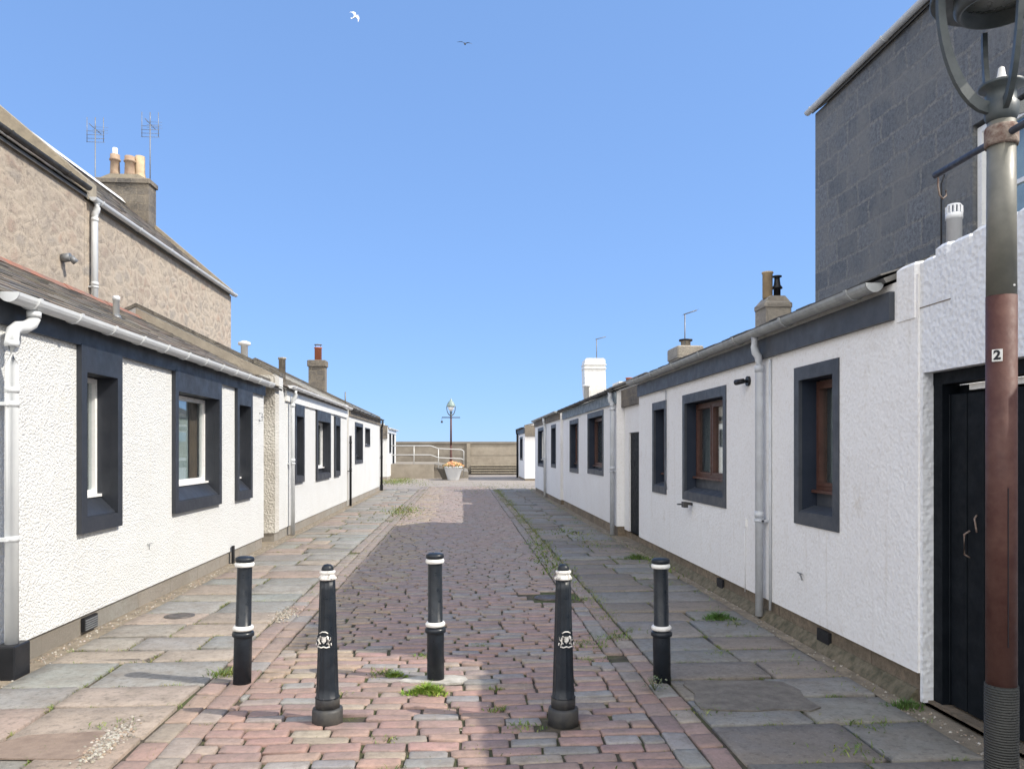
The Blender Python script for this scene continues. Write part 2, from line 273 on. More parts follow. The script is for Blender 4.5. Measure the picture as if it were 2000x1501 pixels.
# ------------------------------------------------------------------ mesh builder
class MB:
    def __init__(s): s.v = []; s.f = []; s.c = []; s.col = None; s.sm = []; s.smooth = False
    def face(s, idx): s.f.append(idx); s.c.append(s.col); s.sm.append(s.smooth)
    def add(s, vs, fs):
        b = len(s.v); s.v += [tuple(v) for v in vs]
        for f in fs: s.face([b+i for i in f])
    def box(s, x0, x1, y0, y1, z0, z1):
        if x0 > x1: x0, x1 = x1, x0
        if y0 > y1: y0, y1 = y1, y0
        s.add([(x0,y0,z0),(x1,y0,z0),(x1,y1,z0),(x0,y1,z0),(x0,y0,z1),(x1,y0,z1),(x1,y1,z1),(x0,y1,z1)],
              [(0,3,2,1),(4,5,6,7),(0,1,5,4),(1,2,6,5),(2,3,7,6),(3,0,4,7)]); return s
    def cbox(s, x0, x1, y0, y1, z0, z1, b=0.01):
        """box with chamfered vertical and top edges"""
        def ring(i, z): return [(x0+i+b,y0+i,z),(x1-i-b,y0+i,z),(x1-i,y0+i+b,z),(x1-i,y1-i-b,z),(x1-i-b,y1-i,z),(x0+i+b,y1-i,z),(x0+i,y1-i-b,z),(x0+i,y0+i+b,z)]
        vs = ring(0, z0)+ring(0, z1-b)+ring(b, z1)
        fs = [(i, (i+1) % 8, 8+(i+1) % 8, 8+i) for i in range(8)]+[(8+i, 8+(i+1) % 8, 16+(i+1) % 8, 16+i) for i in range(8)]+[tuple(range(16, 24)), tuple(range(7, -1, -1))]
        s.add(vs, fs); return s
    def prism(s, poly, axis, a, b):
        """poly of 2D points extruded along axis ('x': (y,z), 'y': (x,z), 'z': (x,y))"""
        n = len(poly)
        def P(p, t): return {'x': (t, p[0], p[1]), 'y': (p[0], t, p[1]), 'z': (p[0], p[1], t)}[axis]
        s.add([P(p, a) for p in poly]+[P(p, b) for p in poly],
              [tuple(range(n)), tuple(range(2*n-1, n-1, -1))]+[(i, (i+1) % n, n+(i+1) % n, n+i) for i in range(n)]); return s
    def lathe(s, prof, c=(0, 0, 0), n=24, flute=0, famp=0.0, frange=None):
        s.smooth, old = True, s.smooth; vs = []; fs = []
        for (r, z) in prof:
            for k in range(n):
                a = 2*math.pi*k/n; rr = r
                if flute and frange and frange[0] <= z <= frange[1]: rr = r*(1-famp*abs(math.sin(flute*a/2)))
                vs.append((c[0]+rr*math.cos(a), c[1]+rr*math.sin(a), c[2]+z))
        for j in range(len(prof)-1):
            for k in range(n): fs.append((j*n+k, j*n+(k+1) % n, (j+1)*n+(k+1) % n, (j+1)*n+k))
        s.add(vs, fs); s.smooth = False
        b = len(s.v)-len(vs)
        if prof[0][0] > 0.001: s.face([b+k for k in range(n-1, -1, -1)])
        if prof[-1][0] > 0.001: s.face([b+(len(prof)-1)*n+k for k in range(n)])
        s.smooth = old; return s
    def tube(s, pts, r, n=10, close=True):
        s.smooth, old = True, s.smooth
        pts = [Vector(p) for p in pts]; rs = r if isinstance(r, (list, tuple)) else [r]*len(pts)
        vs = []; fs = []; up = Vector((0, 0, 1))
        for i, p in enumerate(pts):
            d = (pts[min(i+1, len(pts)-1)]-pts[max(i-1, 0)]).normalized()
            a = d.cross(up)
            if a.length < 0.05: a = d.cross(Vector((0, 1, 0)))
            a.normalize(); b = d.cross(a).normalized()
            for k in range(n):
                t = 2*math.pi*k/n; vs.append(p+a*math.cos(t)*rs[i]+b*math.sin(t)*rs[i])
        for j in range(len(pts)-1):
            for k in range(n): fs.append((j*n+k, j*n+(k+1) % n, (j+1)*n+(k+1) % n, (j+1)*n+k))
        s.add(vs, fs); s.smooth = False
        b = len(s.v)-len(vs)
        if close: s.face([b+k for k in range(n-1, -1, -1)]); s.face([b+(len(pts)-1)*n+k for k in range(n)])
        s.smooth = old; return s
    def strip(s, pts, w, th, side):
        """flat bar swept along pts, width w along vector side, thickness th"""
        pts = [Vector(p) for p in pts]; side = Vector(side).normalized(); vs = []; fs = []
        for i, p in enumerate(pts):
            d = (pts[min(i+1, len(pts)-1)]-pts[max(i-1, 0)]).normalized(); nrm = d.cross(side).normalized()
            ww = w[i] if isinstance(w, (list, tuple)) else w
            for a, b in ((-1,-1),(1,-1),(1,1),(-1,1)): vs.append(p+side*a*ww/2+nrm*b*th/2)
        for j in range(len(pts)-1):
            for k in range(4): fs.append((j*4+k, j*4+(k+1) % 4, (j+1)*4+(k+1) % 4, (j+1)*4+k))
        L = (len(pts)-1)*4; fs += [(3,2,1,0), (L, L+1, L+2, L+3)]
        s.add(vs, fs); return s
    def block(s, cx, cy, w, d, z0, zt, rc, bev, jit=0.0, tilt=0.0, dome=0.0):
        """a worn stone seen from above: rounded rectangle with a soft upper edge"""
        def ring(ins, z):
            o = []
            for sx, sy in ((1,-1),(1,1),(-1,1),(-1,-1)):
                hx = w/2-ins; hy = d/2-ins; r = rc
                a = (sx*(hx-r), sy*hy); b = (sx*hx, sy*(hy-r))
                o += [a, b] if sx*sy < 0 else [b, a]
            return o
        s.smooth, old = True, s.smooth
        jx = [random.uniform(-jit, jit) for _ in range(8)]; jy = [random.uniform(-jit, jit) for _ in range(8)]
        tx = random.uniform(-tilt, tilt); ty = random.uniform(-tilt, tilt); vs = []
        for ins, z in ((0, z0), (0, zt-bev-dome*0.5), (bev*0.8, zt-dome*0.4), (min(w, d)*0.28, zt)):
            for k, (x, y) in enumerate(ring(ins, z)):
                vs.append((cx+x+jx[k], cy+y+jy[k], z+(x*tx+y*ty if z > z0 else 0)))
        fs = []
        for j in range(3):
            for k in range(8): fs.append((j*8+k, j*8+(k+1) % 8, (j+1)*8+(k+1) % 8, (j+1)*8+k))
        fs.append(tuple(range(24, 32)))
        s.add(vs, fs); s.smooth = old; return s
    def build(s, name, mat, parent=None, origin=None):
        me = bpy.data.meshes.new(name)
        ox, oy, oz = origin or (0, 0, 0)
        me.from_pydata([(x-ox, y-oy, z-oz) for x, y, z in s.v] if origin else s.v, [], s.f)
        if any(s.sm): me.polygons.foreach_set('use_smooth', s.sm)
        if any(c is not None for c in s.c):
            at = me.color_attributes.new('Col', 'FLOAT_COLOR', 'CORNER'); d = []
            for f, c in zip(s.f, s.c):
                c = c or (0.5, 0.5, 0.5); d += [c[0], c[1], c[2], 1.0]*len(f)
            at.data.foreach_set('color', d)
        me.materials.append(M[mat] if isinstance(mat, str) else mat)
        o = bpy.data.objects.new(name, me); C.objects.link(o)
        if origin: o.location = origin
        if parent: o.parent = parent; o.matrix_parent_inverse = Matrix.Translation(-parent.location) if parent.type == 'EMPTY' and parent.parent is None and not s_rot(parent) else Matrix()
        import bmesh
        bm = bmesh.new(); bm.from_mesh(me); bmesh.ops.recalc_face_normals(bm, faces=bm.faces); bm.to_mesh(me); bm.free()
        return o
def s_rot(o): return False

def tag(o, label, cat, group=None, kind=None):
    if label: o['label'] = label
    if cat: o['category'] = cat
    if group: o['group'] = group
    if kind: o['kind'] = kind
    return o
def thing(name, label, cat, loc=(0, 0, 0), group=None):
    o = bpy.data.objects.new(name, None); C.objects.link(o); o.location = loc; o.empty_display_size = 0.2
    return tag(o, label, cat, group)
def struct(o): o['kind'] = 'structure'; return o
def vary(c, a): k = 1+random.uniform(-a, a); return tuple(max(0.0, x*k*(1+random.uniform(-a*0.25, a*0.25))) for x in c)

# ------------------------------------------------------------------ ground
XL, XR = -3.3, 2.9
struct(MB().box(-400, 400, -200, 56, -0.6, -0.06).build('ground', 'tarmac'))
struct(MB().box(-3000, 3000, 56, 8000, -4, -1.2).build('sea', 'sea'))
def bed(): 
    b = MB(); b.add([(-1.80, -6, -0.016), (1.45, -6, -0.016), (1.45, 34.2, -0.016), (-1.80, 34.2, -0.016)], [(0,1,2,3)])
    return b
SETT = [(0.34, 0.195, 0.155), (0.31, 0.19, 0.155), (0.34, 0.22, 0.165), (0.275, 0.265, 0.25), (0.33, 0.21, 0.175), (0.24, 0.24, 0.235), (0.33, 0.265, 0.205), (0.28, 0.175, 0.155), (0.30, 0.25, 0.215)]
SETTW = [5, 4, 3, 2.2, 3, 1.5, 1.8, 2, 1.6]
rd = bpy.data.objects.new('road', None); C.objects.link(rd); rd['kind'] = 'structure'
bed().build('bedding', 'soil', rd)
b = MB(); y = 2.6
def keep_out(cx, cy):
    return any((cx-px)**2+(cy-py)**2 < rr*rr for px, py, rr in ((-0.788, 4.604, 0.115), (0.595, 4.514, 0.115), (-0.186, 5.41, 0.15), (0.93, 8.35, 0.34)))
row = 0
while y < 34.0:
    d = random.uniform(0.098, 0.128)*(1.0 if y < 20 else 1.25)
    x = -1.44+random.uniform(-0.20, 0.0); row += 1
    while x < 1.10:
        wd = random.uniform(0.20, 0.31); x1 = min(x+wd, 1.12)
        if 1.12-x1 < 0.07: x1 = 1.12
        x0 = max(x, -1.44); x = x1
        if x1-x0 < 0.05: continue
        cx, cy = (x0+x1)/2, y+d/2+0.012*math.sin(cx_ := (x0+x1))
        if keep_out(cx, cy): continue
        b.col = vary(random.choices(SETT, SETTW)[0], 0.17)
        kf = min(0.75, 0.26+max(0.0, (cy-5)*0.08)); b.col = tuple(a_*(1-kf)+c_*kf for a_, c_ in zip(b.col, (0.29, 0.25, 0.235)))  # dusty tone, greyed with distance: the shaded look is put into the colour
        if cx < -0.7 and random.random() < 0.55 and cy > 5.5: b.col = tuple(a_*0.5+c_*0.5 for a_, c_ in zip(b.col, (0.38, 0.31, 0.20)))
        gx = 1.0 if cy < 6 else 1.35
        hz = 0.006*math.sin(cx*2.1+cy)+random.uniform(-0.004, 0.005)
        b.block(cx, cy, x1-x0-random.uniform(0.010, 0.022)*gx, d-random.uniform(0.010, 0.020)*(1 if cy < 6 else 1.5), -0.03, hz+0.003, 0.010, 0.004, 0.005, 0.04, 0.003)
    y += d
for xs in ((-1.760, -1.602), (-1.602, -1.443), (1.122, 1.270), (1.270, 1.421)):
    y = 2.4+random.random()*0.2
    while y < 34:
        d = random.uniform(0.19, 0.30); b.col = vary(random.choices(SETT, SETTW)[0], 0.16); kf = min(0.8, 0.3+max(0.0, (y-4)*0.07)); b.col = tuple(a_*(1-kf)+c_*kf for a_, c_ in zip(b.col, (0.25, 0.225, 0.20)))  # edge setts carry the same painted greying with distance
        if not keep_out((xs[0]+xs[1])/2, y+d/2) and random.random() > 0.015:
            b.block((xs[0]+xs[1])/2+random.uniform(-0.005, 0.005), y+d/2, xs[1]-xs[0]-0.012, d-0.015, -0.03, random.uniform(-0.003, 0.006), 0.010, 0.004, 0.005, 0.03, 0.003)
        y += d
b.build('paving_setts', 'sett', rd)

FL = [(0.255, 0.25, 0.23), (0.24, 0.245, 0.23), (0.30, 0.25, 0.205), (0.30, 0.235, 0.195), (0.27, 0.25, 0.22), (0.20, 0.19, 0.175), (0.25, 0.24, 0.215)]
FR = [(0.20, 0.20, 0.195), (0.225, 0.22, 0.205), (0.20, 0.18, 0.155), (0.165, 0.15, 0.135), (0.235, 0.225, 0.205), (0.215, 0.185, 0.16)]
JL = []
def flags(name, xa, xb, ya, yb, pal, rnd, skip=()):
    p = bpy.data.objects.new(name, None); C.objects.link(p); p['kind'] = 'structure'
    s = MB(); s.add([(xa, ya, -0.02), (xb, ya, -0.02), (xb, yb, -0.02), (xa, yb, -0.02)], [(0,1,2,3)]); s.build('bedding', 'soil', p)
    f = MB(); y = ya; JL.append(None)
    while y < yb:
        d = rnd.choice([0.36, 0.42, 0.48, 0.55, 0.62]); y1 = y+d
        n = rnd.choice([2, 2, 3]) if xb-xa > 1.3 else 2
        cuts = sorted([xa, xb]+[xa+(xb-xa)*(k+rnd.uniform(-0.22, 0.22))/n for k in range(1, n)])
        JL.append((xa, xb, y, y)); JL.extend((c_, c_, y, y1) for c_ in cuts[1:-1])
        for x0, x1 in zip(cuts, cuts[1:]):
            f.col = vary(rnd.choice(pal), 0.1)
            f.block((x0+x1)/2, (y+y1)/2, x1-x0-0.028, d-0.026, -0.04, rnd.uniform(-0.004, 0.008), 0.012, 0.004, 0.010, 0.008, 0.0)
        y = y1
    f.build('paving_slabs', 'flag', p); return p
rr = random.Random(4)
flags('pavement_left', -3.12, -1.765, 0.3, 32.0, FL, rr)
flags('pavement_right', 1.425, 2.72, 0.3, 32.0, FR, rr)
# verges of grit between slabs and the plinths, and the plaza
g = MB(); g.add([(-3.6, -2, -0.012), (-3.12, -2, -0.012), (-3.12, 32, -0.012), (-3.6, 32, -0.012)], [(0,1,2,3)])
g.add([(2.72, -2, -0.012), (3.3, -2, -0.012), (3.3, 32, -0.012), (2.72, 32, -0.012)], [(0,1,2,3)])
struct(g.build('gutter_verge', m_plain('gritty earth', (0.15, 0.125, 0.09), (0.30, 0.25, 0.185), 7, 0.95, 0.8, 90, 0.012, detail=9)))
struct(MB().box(-40, 40, 34.15, 53.0, -0.05, 0.0).build('plaza', 'plaza'))
struct(MB().box(-3.4, -1.77, 32.0, 34.13, -0.05, -0.002).build('plaza_edge', 'plaza'))
struct(MB().box(1.42, 3.3, 32.0, 34.13, -0.05, -0.002).build('plaza_edge', 'plaza'))
struct(MB().box(-40, -3.43, 31.4, 34.13, -0.05, -0.003).build('plaza_edge', 'plaza'))
struct(MB().box(3.32, 40, 31.0, 34.13, -0.05, -0.003).build('plaza_edge', 'plaza'))
# pebbles
g = MB(); rp = random.Random(2)
def pebble(x, y, r, z=-0.012):
    g.col = vary(rp.choice([(0.34, 0.32, 0.28), (0.25, 0.22, 0.18), (0.42, 0.39, 0.34), (0.2, 0.175, 0.15), (0.3, 0.23, 0.17)]), 0.15)
    a = rp.uniform(0, 6.3); vs = [(x+math.cos(a+k*math.pi/2.5)*r*rp.uniform(0.8, 1.25), y+math.sin(a+k*math.pi/2.5)*r*rp.uniform(0.8, 1.25), z) for k in range(5)]
    vs += [((p[0]-x)*0.6+x, (p[1]-y)*0.6+y, z+r*0.7) for p in vs]
    g.add(vs, [(k, (k+1) % 5, 5+(k+1) % 5, 5+k) for k in range(5)]+[(5,6,7,8,9)])
for _ in range(1300):
    y = 4.5+27*rp.random()**1.8; pebble(-3.28+abs(rp.gauss(0, 0.09)), y, rp.uniform(0.004, 0.012))
for _ in range(900):
    y = 3.5+20*rp.random()**1.6; pebble(2.88-abs(rp.gauss(0, 0.10)), y, rp.uniform(0.004, 0.010))
for _ in range(520): pebble(-1.93+rp.gauss(0, 0.035), 4.35+rp.gauss(0, 0.14), rp.uniform(0.006, 0.013), 0.008)
for _ in range(260): pebble(-1.72+rp.gauss(0, 0.05), 7.6+rp.gauss(0, 0.18), rp.uniform(0.006, 0.012), 0.006)
for _ in range(180): pebble(rp.uniform(-1.7, 1.3), 3.9+rp.random()*5, rp.uniform(0.003, 0.007), -0.002)
tag(g.build('gravel', 'pebble'), 'pale loose gravel and grit scattered along the plinths and slabs', 'gravel', kind='stuff')

# ------------------------------------------------------------------ grass and weeds
GR = [(0.10, 0.17, 0.025), (0.14, 0.20, 0.03), (0.20, 0.22, 0.05), (0.075, 0.13, 0.025)]
DRY = [(0.26, 0.22, 0.08), (0.20, 0.20, 0.06), (0.14, 0.17, 0.04)]
rg = random.Random(11)
def blade(mb, x, y, h, w, lean, pal, z=-0.01):
    a = rg.uniform(0, 6.283); b_ = rg.uniform(0, 6.283); mb.col = vary(rg.choice(pal), 0.2)
    dx, dy = math.cos(a)*w/2, math.sin(a)*w/2; lx, ly = math.cos(b_)*lean*h, math.sin(b_)*lean*h
    mb.add([(x-dx, y-dy, z), (x+dx, y+dy, z), (x+dx*0.7+lx*0.4, y+dy*0.7+ly*0.4, z+h*0.6), (x-dx*0.7+lx*0.4, y-dy*0.7+ly*0.4, z+h*0.6), (x+lx, y+ly, z+h*0.85)], [(0,1,2,3), (3,2,4)])
gr = MB()
def joint_grass(n, cx, cy, sx, sy, h, pal, w=0.006, lean=0.9):
    for _ in range(n): blade(gr, rg.gauss(cx, sx), rg.gauss(cy, sy), rg.uniform(0.4, 1)*h, w, lean, pal)
for _ in range(900):   # moss and wisps in the sett joints, thicker on the sunny side
    x = rg.choice([rg.uniform(-1.75, 1.4), rg.gauss(-1.45, 0.25)]); y = 4+24*rg.random()**1.6
    joint_grass(4, x, y, 0.03, 0.02, 0.022, GR if rg.random() < 0.5 else DRY, 0.005)
for _ in range(500):   # the green line down the right edge of the setts
    y = 7.2+24*rg.random(); k = 1 if y < 13 else 1.6
    joint_grass(7, 1.40+rg.gauss(0, 0.05*k), y, 0.035, 0.06, 0.05*k**0.5, GR+DRY, 0.008)
for _ in range(200): joint_grass(8, -1.55+rg.gauss(0, 0.15), 8+24*rg.random(), 0.05, 0.12, 0.035, GR+DRY+DRY, 0.008)
for _ in range(90): joint_grass(7, 2.6+rg.gauss(0, 0.12), 5+22*rg.random(), 0.06, 0.08, 0.05, GR, 0.008)
for cx, cy, n, s_, h in ((-2.05, 4.62, 60, .07, .04), (-1.68, 5.62, 130, .07, .06), (-0.3, 6.0, 60, .05, .05), (-0.55, 5.55, 110, .07, .05), (0.14, 6.3, 30, .04, .04), (0.22, 5.15, 30, .03, .04), (0.22, 4.75, 40, .04, .04),
                         (-0.78, 5.1, 50, .05, .035), (1.02, 6.25, 130, .10, .06), (1.3, 6.5, 90, .08, .06), (1.45, 6.7, 60, .08, .06), (0.95, 5.85, 60, .07, .05), (1.28, 8.2, 60, .07, .05), (2.0, 5.95, 40, .05, .04),
                         (1.55, 4.62, 60, .1, .04), (2.05, 3.95, 70, .09, .05), (2.35, 4.35, 90, .10, .04), (1.85, 4.55, 70, .03, .02), (0.75, 3.7, 50, .08, .05), (-0.35, 3.85, 60, .05, .04), (0.35, 4.45, 50, .05, .04), (-0.45, 4.3, 40, .05, .03),
                         (1.25, 10.3, 140, .12, .06), (1.2, 11.4, 140, .14, .07), (2.25, 13.6, 140, .22, .06), (2.05, 14.8, 90, .18, .06), (2.5, 6.9, 40, .06, .06), (1.3, 12.8, 140, .12, .07), (2.75, 10.5, 60, .1, .1),
                         (-1.55, 20.5, 420, .22, .09), (-1.5, 18.5, 150, .2, .05), (-3.4, 39.5, 900, .5, .16), (-2.2, 37, 200, .5, .08), (0.9, 32.8, 300, .7, .06), (2.3, 32.6, 300, .7, .06), (-1, 34.3, 250, 1.2, .05)):
    joint_grass(n, cx, cy, s_, s_*0.7 if cy < 9 else s_*4, h, GR if cy < 15 else GR+DRY, 0.008 if cy < 10 else 0.02, 1.0)
for j_ in JL:
    if not j_ or j_[2] > 22: continue
    for _ in range(int(3+5*max(abs(j_[1]-j_[0]), abs(j_[3]-j_[2])))):
        if rg.random() < 0.45: continue
        q = rg.random(); n_ = rg.randint(4, 16)
        for _k in range(n_): blade(gr, j_[0]+(j_[1]-j_[0])*q+rg.gauss(0, 0.03 if j_[1] != j_[0] else 0.006), j_[2]+(j_[3]-j_[2])*q+rg.gauss(0, 0.03 if j_[3] != j_[2] else 0.006), rg.uniform(0.012, 0.035), 0.005, 1.0, GR if j_[0] > 0 or rg.random() < 0.4 else DRY)
tag(gr.build('grass', 'leaf'), 'fine grass and moss growing in the joints of setts and slabs', 'grass', kind='stuff')

def weed(name, label, cx, cy, n, s_, h, pal, w=0.009, group='weed tufts growing from the paving', lean=0.9):
    m_ = MB(); n = int(n*2)
    for _ in range(n):
        q_ = rg.random()*(1+0.35*math.sin(3*(th_ := rg.uniform(0, 6.283))+cx*9)); blade(m_, cx+1.9*s_*q_*math.cos(th_), cy+1.15*s_*q_*math.sin(th_), rg.uniform(0.35, 1)*h*(1.1-0.75*min(1, q_)), w, lean, pal)
    tag(m_.build(name, 'leaf', None, (cx, cy, 0)), label, 'weeds', group)
weed('grass_tuft', 'bright green grass tuft in the sun in front of the centre bollard', -0.235, 5.13, 420, 0.075, 0.085, [(0.26, 0.30, 0.06), (0.15, 0.28, 0.02), (0.22, 0.34, 0.03), (0.11, 0.2, 0.02)])
weed('grass_tuft', 'small sunlit grass tuft left of the centre bollard, on the pale cement patch', -0.47, 5.5, 150, 0.045, 0.06, [(0.18, 0.28, 0.03), (0.13, 0.2, 0.02)])
weed('grass_tuft', 'green weed tuft at the foot of the cream downpipe on the right', 2.42, 7.15, 260, 0.10, 0.11, [(0.05, 0.12, 0.02), (0.08, 0.17, 0.03)])
weed('grass_tuft', 'thin weeds under the white wall just behind the rightmost bollard', 2.56, 11.2, 200, 0.14, 0.13, [(0.06, 0.12, 0.02), (0.10, 0.16, 0.03)])
weed('grass_tuft', 'weed tuft beside the door frame at the right corner', 2.78, 4.66, 120, 0.07, 0.07, [(0.07, 0.14, 0.03)])
def leafy(cx, cy, label):
    m_ = MB()
    for k in range(90):
        a = rg.uniform(0, 6.28); r_ = rg.uniform(0, 0.085); h = rg.uniform(0.0, 0.11)*(1-r_*4)
        x, y, z = cx+math.cos(a)*r_, cy+math.sin(a)*r_, max(0.004, h); L = rg.uniform(0.012, 0.022)
        m_.col = vary(rg.choice([(0.09, 0.13, 0.05), (0.13, 0.17, 0.08), (0.2, 0.22, 0.15)]), 0.2); b_ = rg.uniform(0, 6.28)
        u = Vector((math.cos(b_), math.sin(b_), rg.uniform(-0.3, 0.6)))*L; v = Vector((-math.sin(b_), math.cos(b_), rg.uniform(-0.3, 0.3)))*L*0.35
        p = Vector((x, y, z)); m_.add([p, p+u*0.5+v, p+u, p+u*0.5-v], [(0,1,2,3)])
    for k in range(14):
        a = rg.uniform(0, 6.28); m_.col = (0.12, 0.14, 0.06); m_.tube([(cx, cy, 0), (cx+math.cos(a)*0.05, cy+math.sin(a)*0.05, 0.08)], 0.0015, 3)
    tag(m_.build('weed_plant', 'leaf', None, (cx, cy, 0)), label, 'weeds')
leafy(1.28, 5.06, 'pale leafy weed growing in front of the rightmost bollard')

# covers
def cover(cx, cy, r_, label, z=0.006):
    t_ = thing('manhole_cover', label, 'manhole cover', (cx, cy, z))
    MB().lathe([(r_, -0.01), (r_, 0.006), (r_-0.012, 0.008), (r_-0.02, 0.004), (0.001, 0.005)], (cx, cy, z), 28).build('cover', 'manhole', t_)
    MB().lathe([(r_+0.005, -0.012), (r_+0.03, -0.012), (r_+0.03, 0.003), (r_+0.005, 0.003)], (cx, cy, z), 28).build('frame', 'manhole', t_)
cover(0.93, 8.35, 0.115, 'small round iron cover set in the setts behind the right fluted bollard', -0.004)
cover(-2.72, 7.6, 0.11, 'small round iron cover in the left pavement near the white wall')
# big dark asphalt patches and shuttered slab patches
p_ = MB(); p_.prism([(1.47, 4.66), (1.62, 4.62), (1.80, 4.60), (1.95, 4.62), (2.13, 4.58), (2.22, 4.64), (2.20, 4.82), (2.24, 4.98), (2.20, 5.16), (2.10, 5.20), (1.90, 5.18), (1.72, 5.23), (1.55, 5.24), (1.50, 5.15), (1.52, 4.95), (1.47, 4.8)], 'z', 0.002, 0.010)
tag(p_.build('pavement_patch', m_plain('patched dark tarmac', (0.12, 0.108, 0.097), (0.20, 0.183, 0.16), 9, 0.9, 0.9, 50, 0.02)), 'dark square tarmac patch in the right pavement beside the rightmost bollard', 'patch')
p_ = MB(); p_.prism([(-2.46, 4.14), (-2.0, 4.1), (-1.93, 4.28), (-2.02, 4.5), (-2.42, 4.46), (-2.56, 4.3)], 'z', 0.004, 0.012)
tag(p_.build('pavement_patch', m_plain('brown cement patch', (0.17, 0.125, 0.10), (0.25, 0.19, 0.15), 7, 0.9, 0.8, 50, 0.01)), 'brown irregular cement patch at the lower left of the pavement', 'patch')
p_ = MB(); p_.prism([(-0.44, 5.37), (-0.36, 5.33), (-0.25, 5.32), (-0.12, 5.29), (0.0, 5.31), (0.04, 5.37), (0.02, 5.44), (-0.06, 5.49), (-0.18, 5.50), (-0.31, 5.48), (-0.41, 5.43)], 'z', -0.01, 0.004)
tag(p_.build('cement_patch', m_plain('pale cement', (0.30, 0.285, 0.25), (0.46, 0.44, 0.40), 14, 0.9, 0.6, 50, 0.008)), 'pale cement patch round the foot of the centre bollard', 'patch')

# ------------------------------------------------------------------ houses
def slates(mb, xe, ze, xr, zr, y0, y1, pal, sw=0.27, exp=0.19, rnd=random.Random(3)):
    L = math.hypot(xr-xe, zr-ze); ux, uz = (xr-xe)/L, (zr-ze)/L; nx, nz = (-uz, ux) if ux > 0 else (uz, -ux)
    n = int(L/exp)+1; ex = L/n; th = 0.011
    def P(t, y, h): return (xe+ux*t+nx*h, y, ze+uz*t+nz*h)
    for i in range(n):
        y = y0-(sw/2 if i % 2 else 0)
        while y < y1:
            w_ = sw*rnd.uniform(0.85, 1.15); a = max(y, y0); b_ = min(y+w_, y1); y += w_
            if b_-a < 0.03: continue
            t0 = i*ex+rnd.uniform(-0.010, 0.010); t1 = (i+1)*ex+0.03; h0 = rnd.uniform(0.010, 0.02)
            mb.col = vary(rnd.choice(pal), 0.2); a += 0.003; b_ -= 0.003
            mb.add([P(t0, a, h0), P(t0, b_, h0), P(t1, b_, 0.004), P(t1, a, 0.004), P(t0, a, h0+th), P(t0, b_, h0+th), P(t1, b_, 0.004+th), P(t1, a, 0.004+th)],
                   [(0,3,2,1), (4,5,6,7), (0,1,5,4), (1,2,6,5), (2,3,7,6), (3,0,4,7)])
    return mb
SL = [(0.15, 0.135, 0.115), (0.105, 0.10, 0.095), (0.21, 0.185, 0.15), (0.15, 0.125, 0.10), (0.085, 0.083, 0.085), (0.19, 0.15, 0.12)]
SB = [(0.20, 0.175, 0.135), (0.175, 0.155, 0.125), (0.23, 0.20, 0.155), (0.16, 0.135, 0.11)]
SD = [(0.10, 0.103, 0.11), (0.085, 0.088, 0.095), (0.12, 0.12, 0.122)]

def wall_holes(mb, X, Xin, y0, y1, z0, z1, holes):
    """wall slab between X and Xin with rectangular holes (y0,y1,z0,z1)"""
    ys = sorted(set([y0, y1]+[v for h in holes for v in h[:2]])); zs = sorted(set([z0, z1]+[v for h in holes for v in h[2:]]))
    for a, b_ in zip(ys, ys[1:]):
        for c, d in zip(zs, zs[1:]):
            my, mz = (a+b_)/2, (c+d)/2
            if any(h[0] < my < h[1] and h[2] < mz < h[3] for h in holes): continue
            mb.add([(X, a, c), (X, b_, c), (X, b_, d), (X, a, d), (Xin, a, c), (Xin, b_, c), (Xin, b_, d), (Xin, a, d)], [(0,1,2,3), (7,6,5,4)])
    def q(a, b_, c, d): mb.add([a, b_, c, d], [(0,1,2,3)])
    for h in holes+[(y0, y1, z0, z1)]:
        a, b_, c, d = h
        q((X,a,c),(Xin,a,c),(Xin,a,d),(X,a,d)); q((X,b_,c),(Xin,b_,c),(Xin,b_,d),(X,b_,d))
        q((X,a,c),(X,b_,c),(Xin,b_,c),(Xin,a,c)); q((X,a,d),(X,b_,d),(Xin,b_,d),(Xin,a,d))

def gutter(sg, X, z, y0, y1, r, mat, parent, step=0.9):
    g_ = MB(); n = 9; ri = r-0.007
    pro = [(X+r*math.cos(math.pi+math.pi*k/n), z+r*math.sin(math.pi+math.pi*k/n)) for k in range(n+1)]
    inn = [(X+ri*math.cos(math.pi+math.pi*k/n), z+ri*math.sin(math.pi+math.pi*k/n)) for k in range(n, -1, -1)]
    g_.smooth = False; g_.prism(pro+inn, 'y', y0, y1)
    for ye in (y0, y1): g_.prism(pro, 'y', ye-0.006, ye+0.006)
    y = y0+0.25
    while y < y1-0.1:
        r2 = r+0.013; p2 = [(X+r2*math.cos(math.pi+math.pi*k/n), z+0.004+r2*math.sin(math.pi+math.pi*k/n)) for k in range(n+1)]
        p3 = [(X+(r+0.001)*math.cos(math.pi+math.pi*k/n), z+0.004+(r+0.001)*math.sin(math.pi+math.pi*k/n)) for k in range(n, -1, -1)]
        g_.prism(p2+p3, 'y', y, y+0.035); y += step
    o = g_.build('gutter', mat, parent); return o

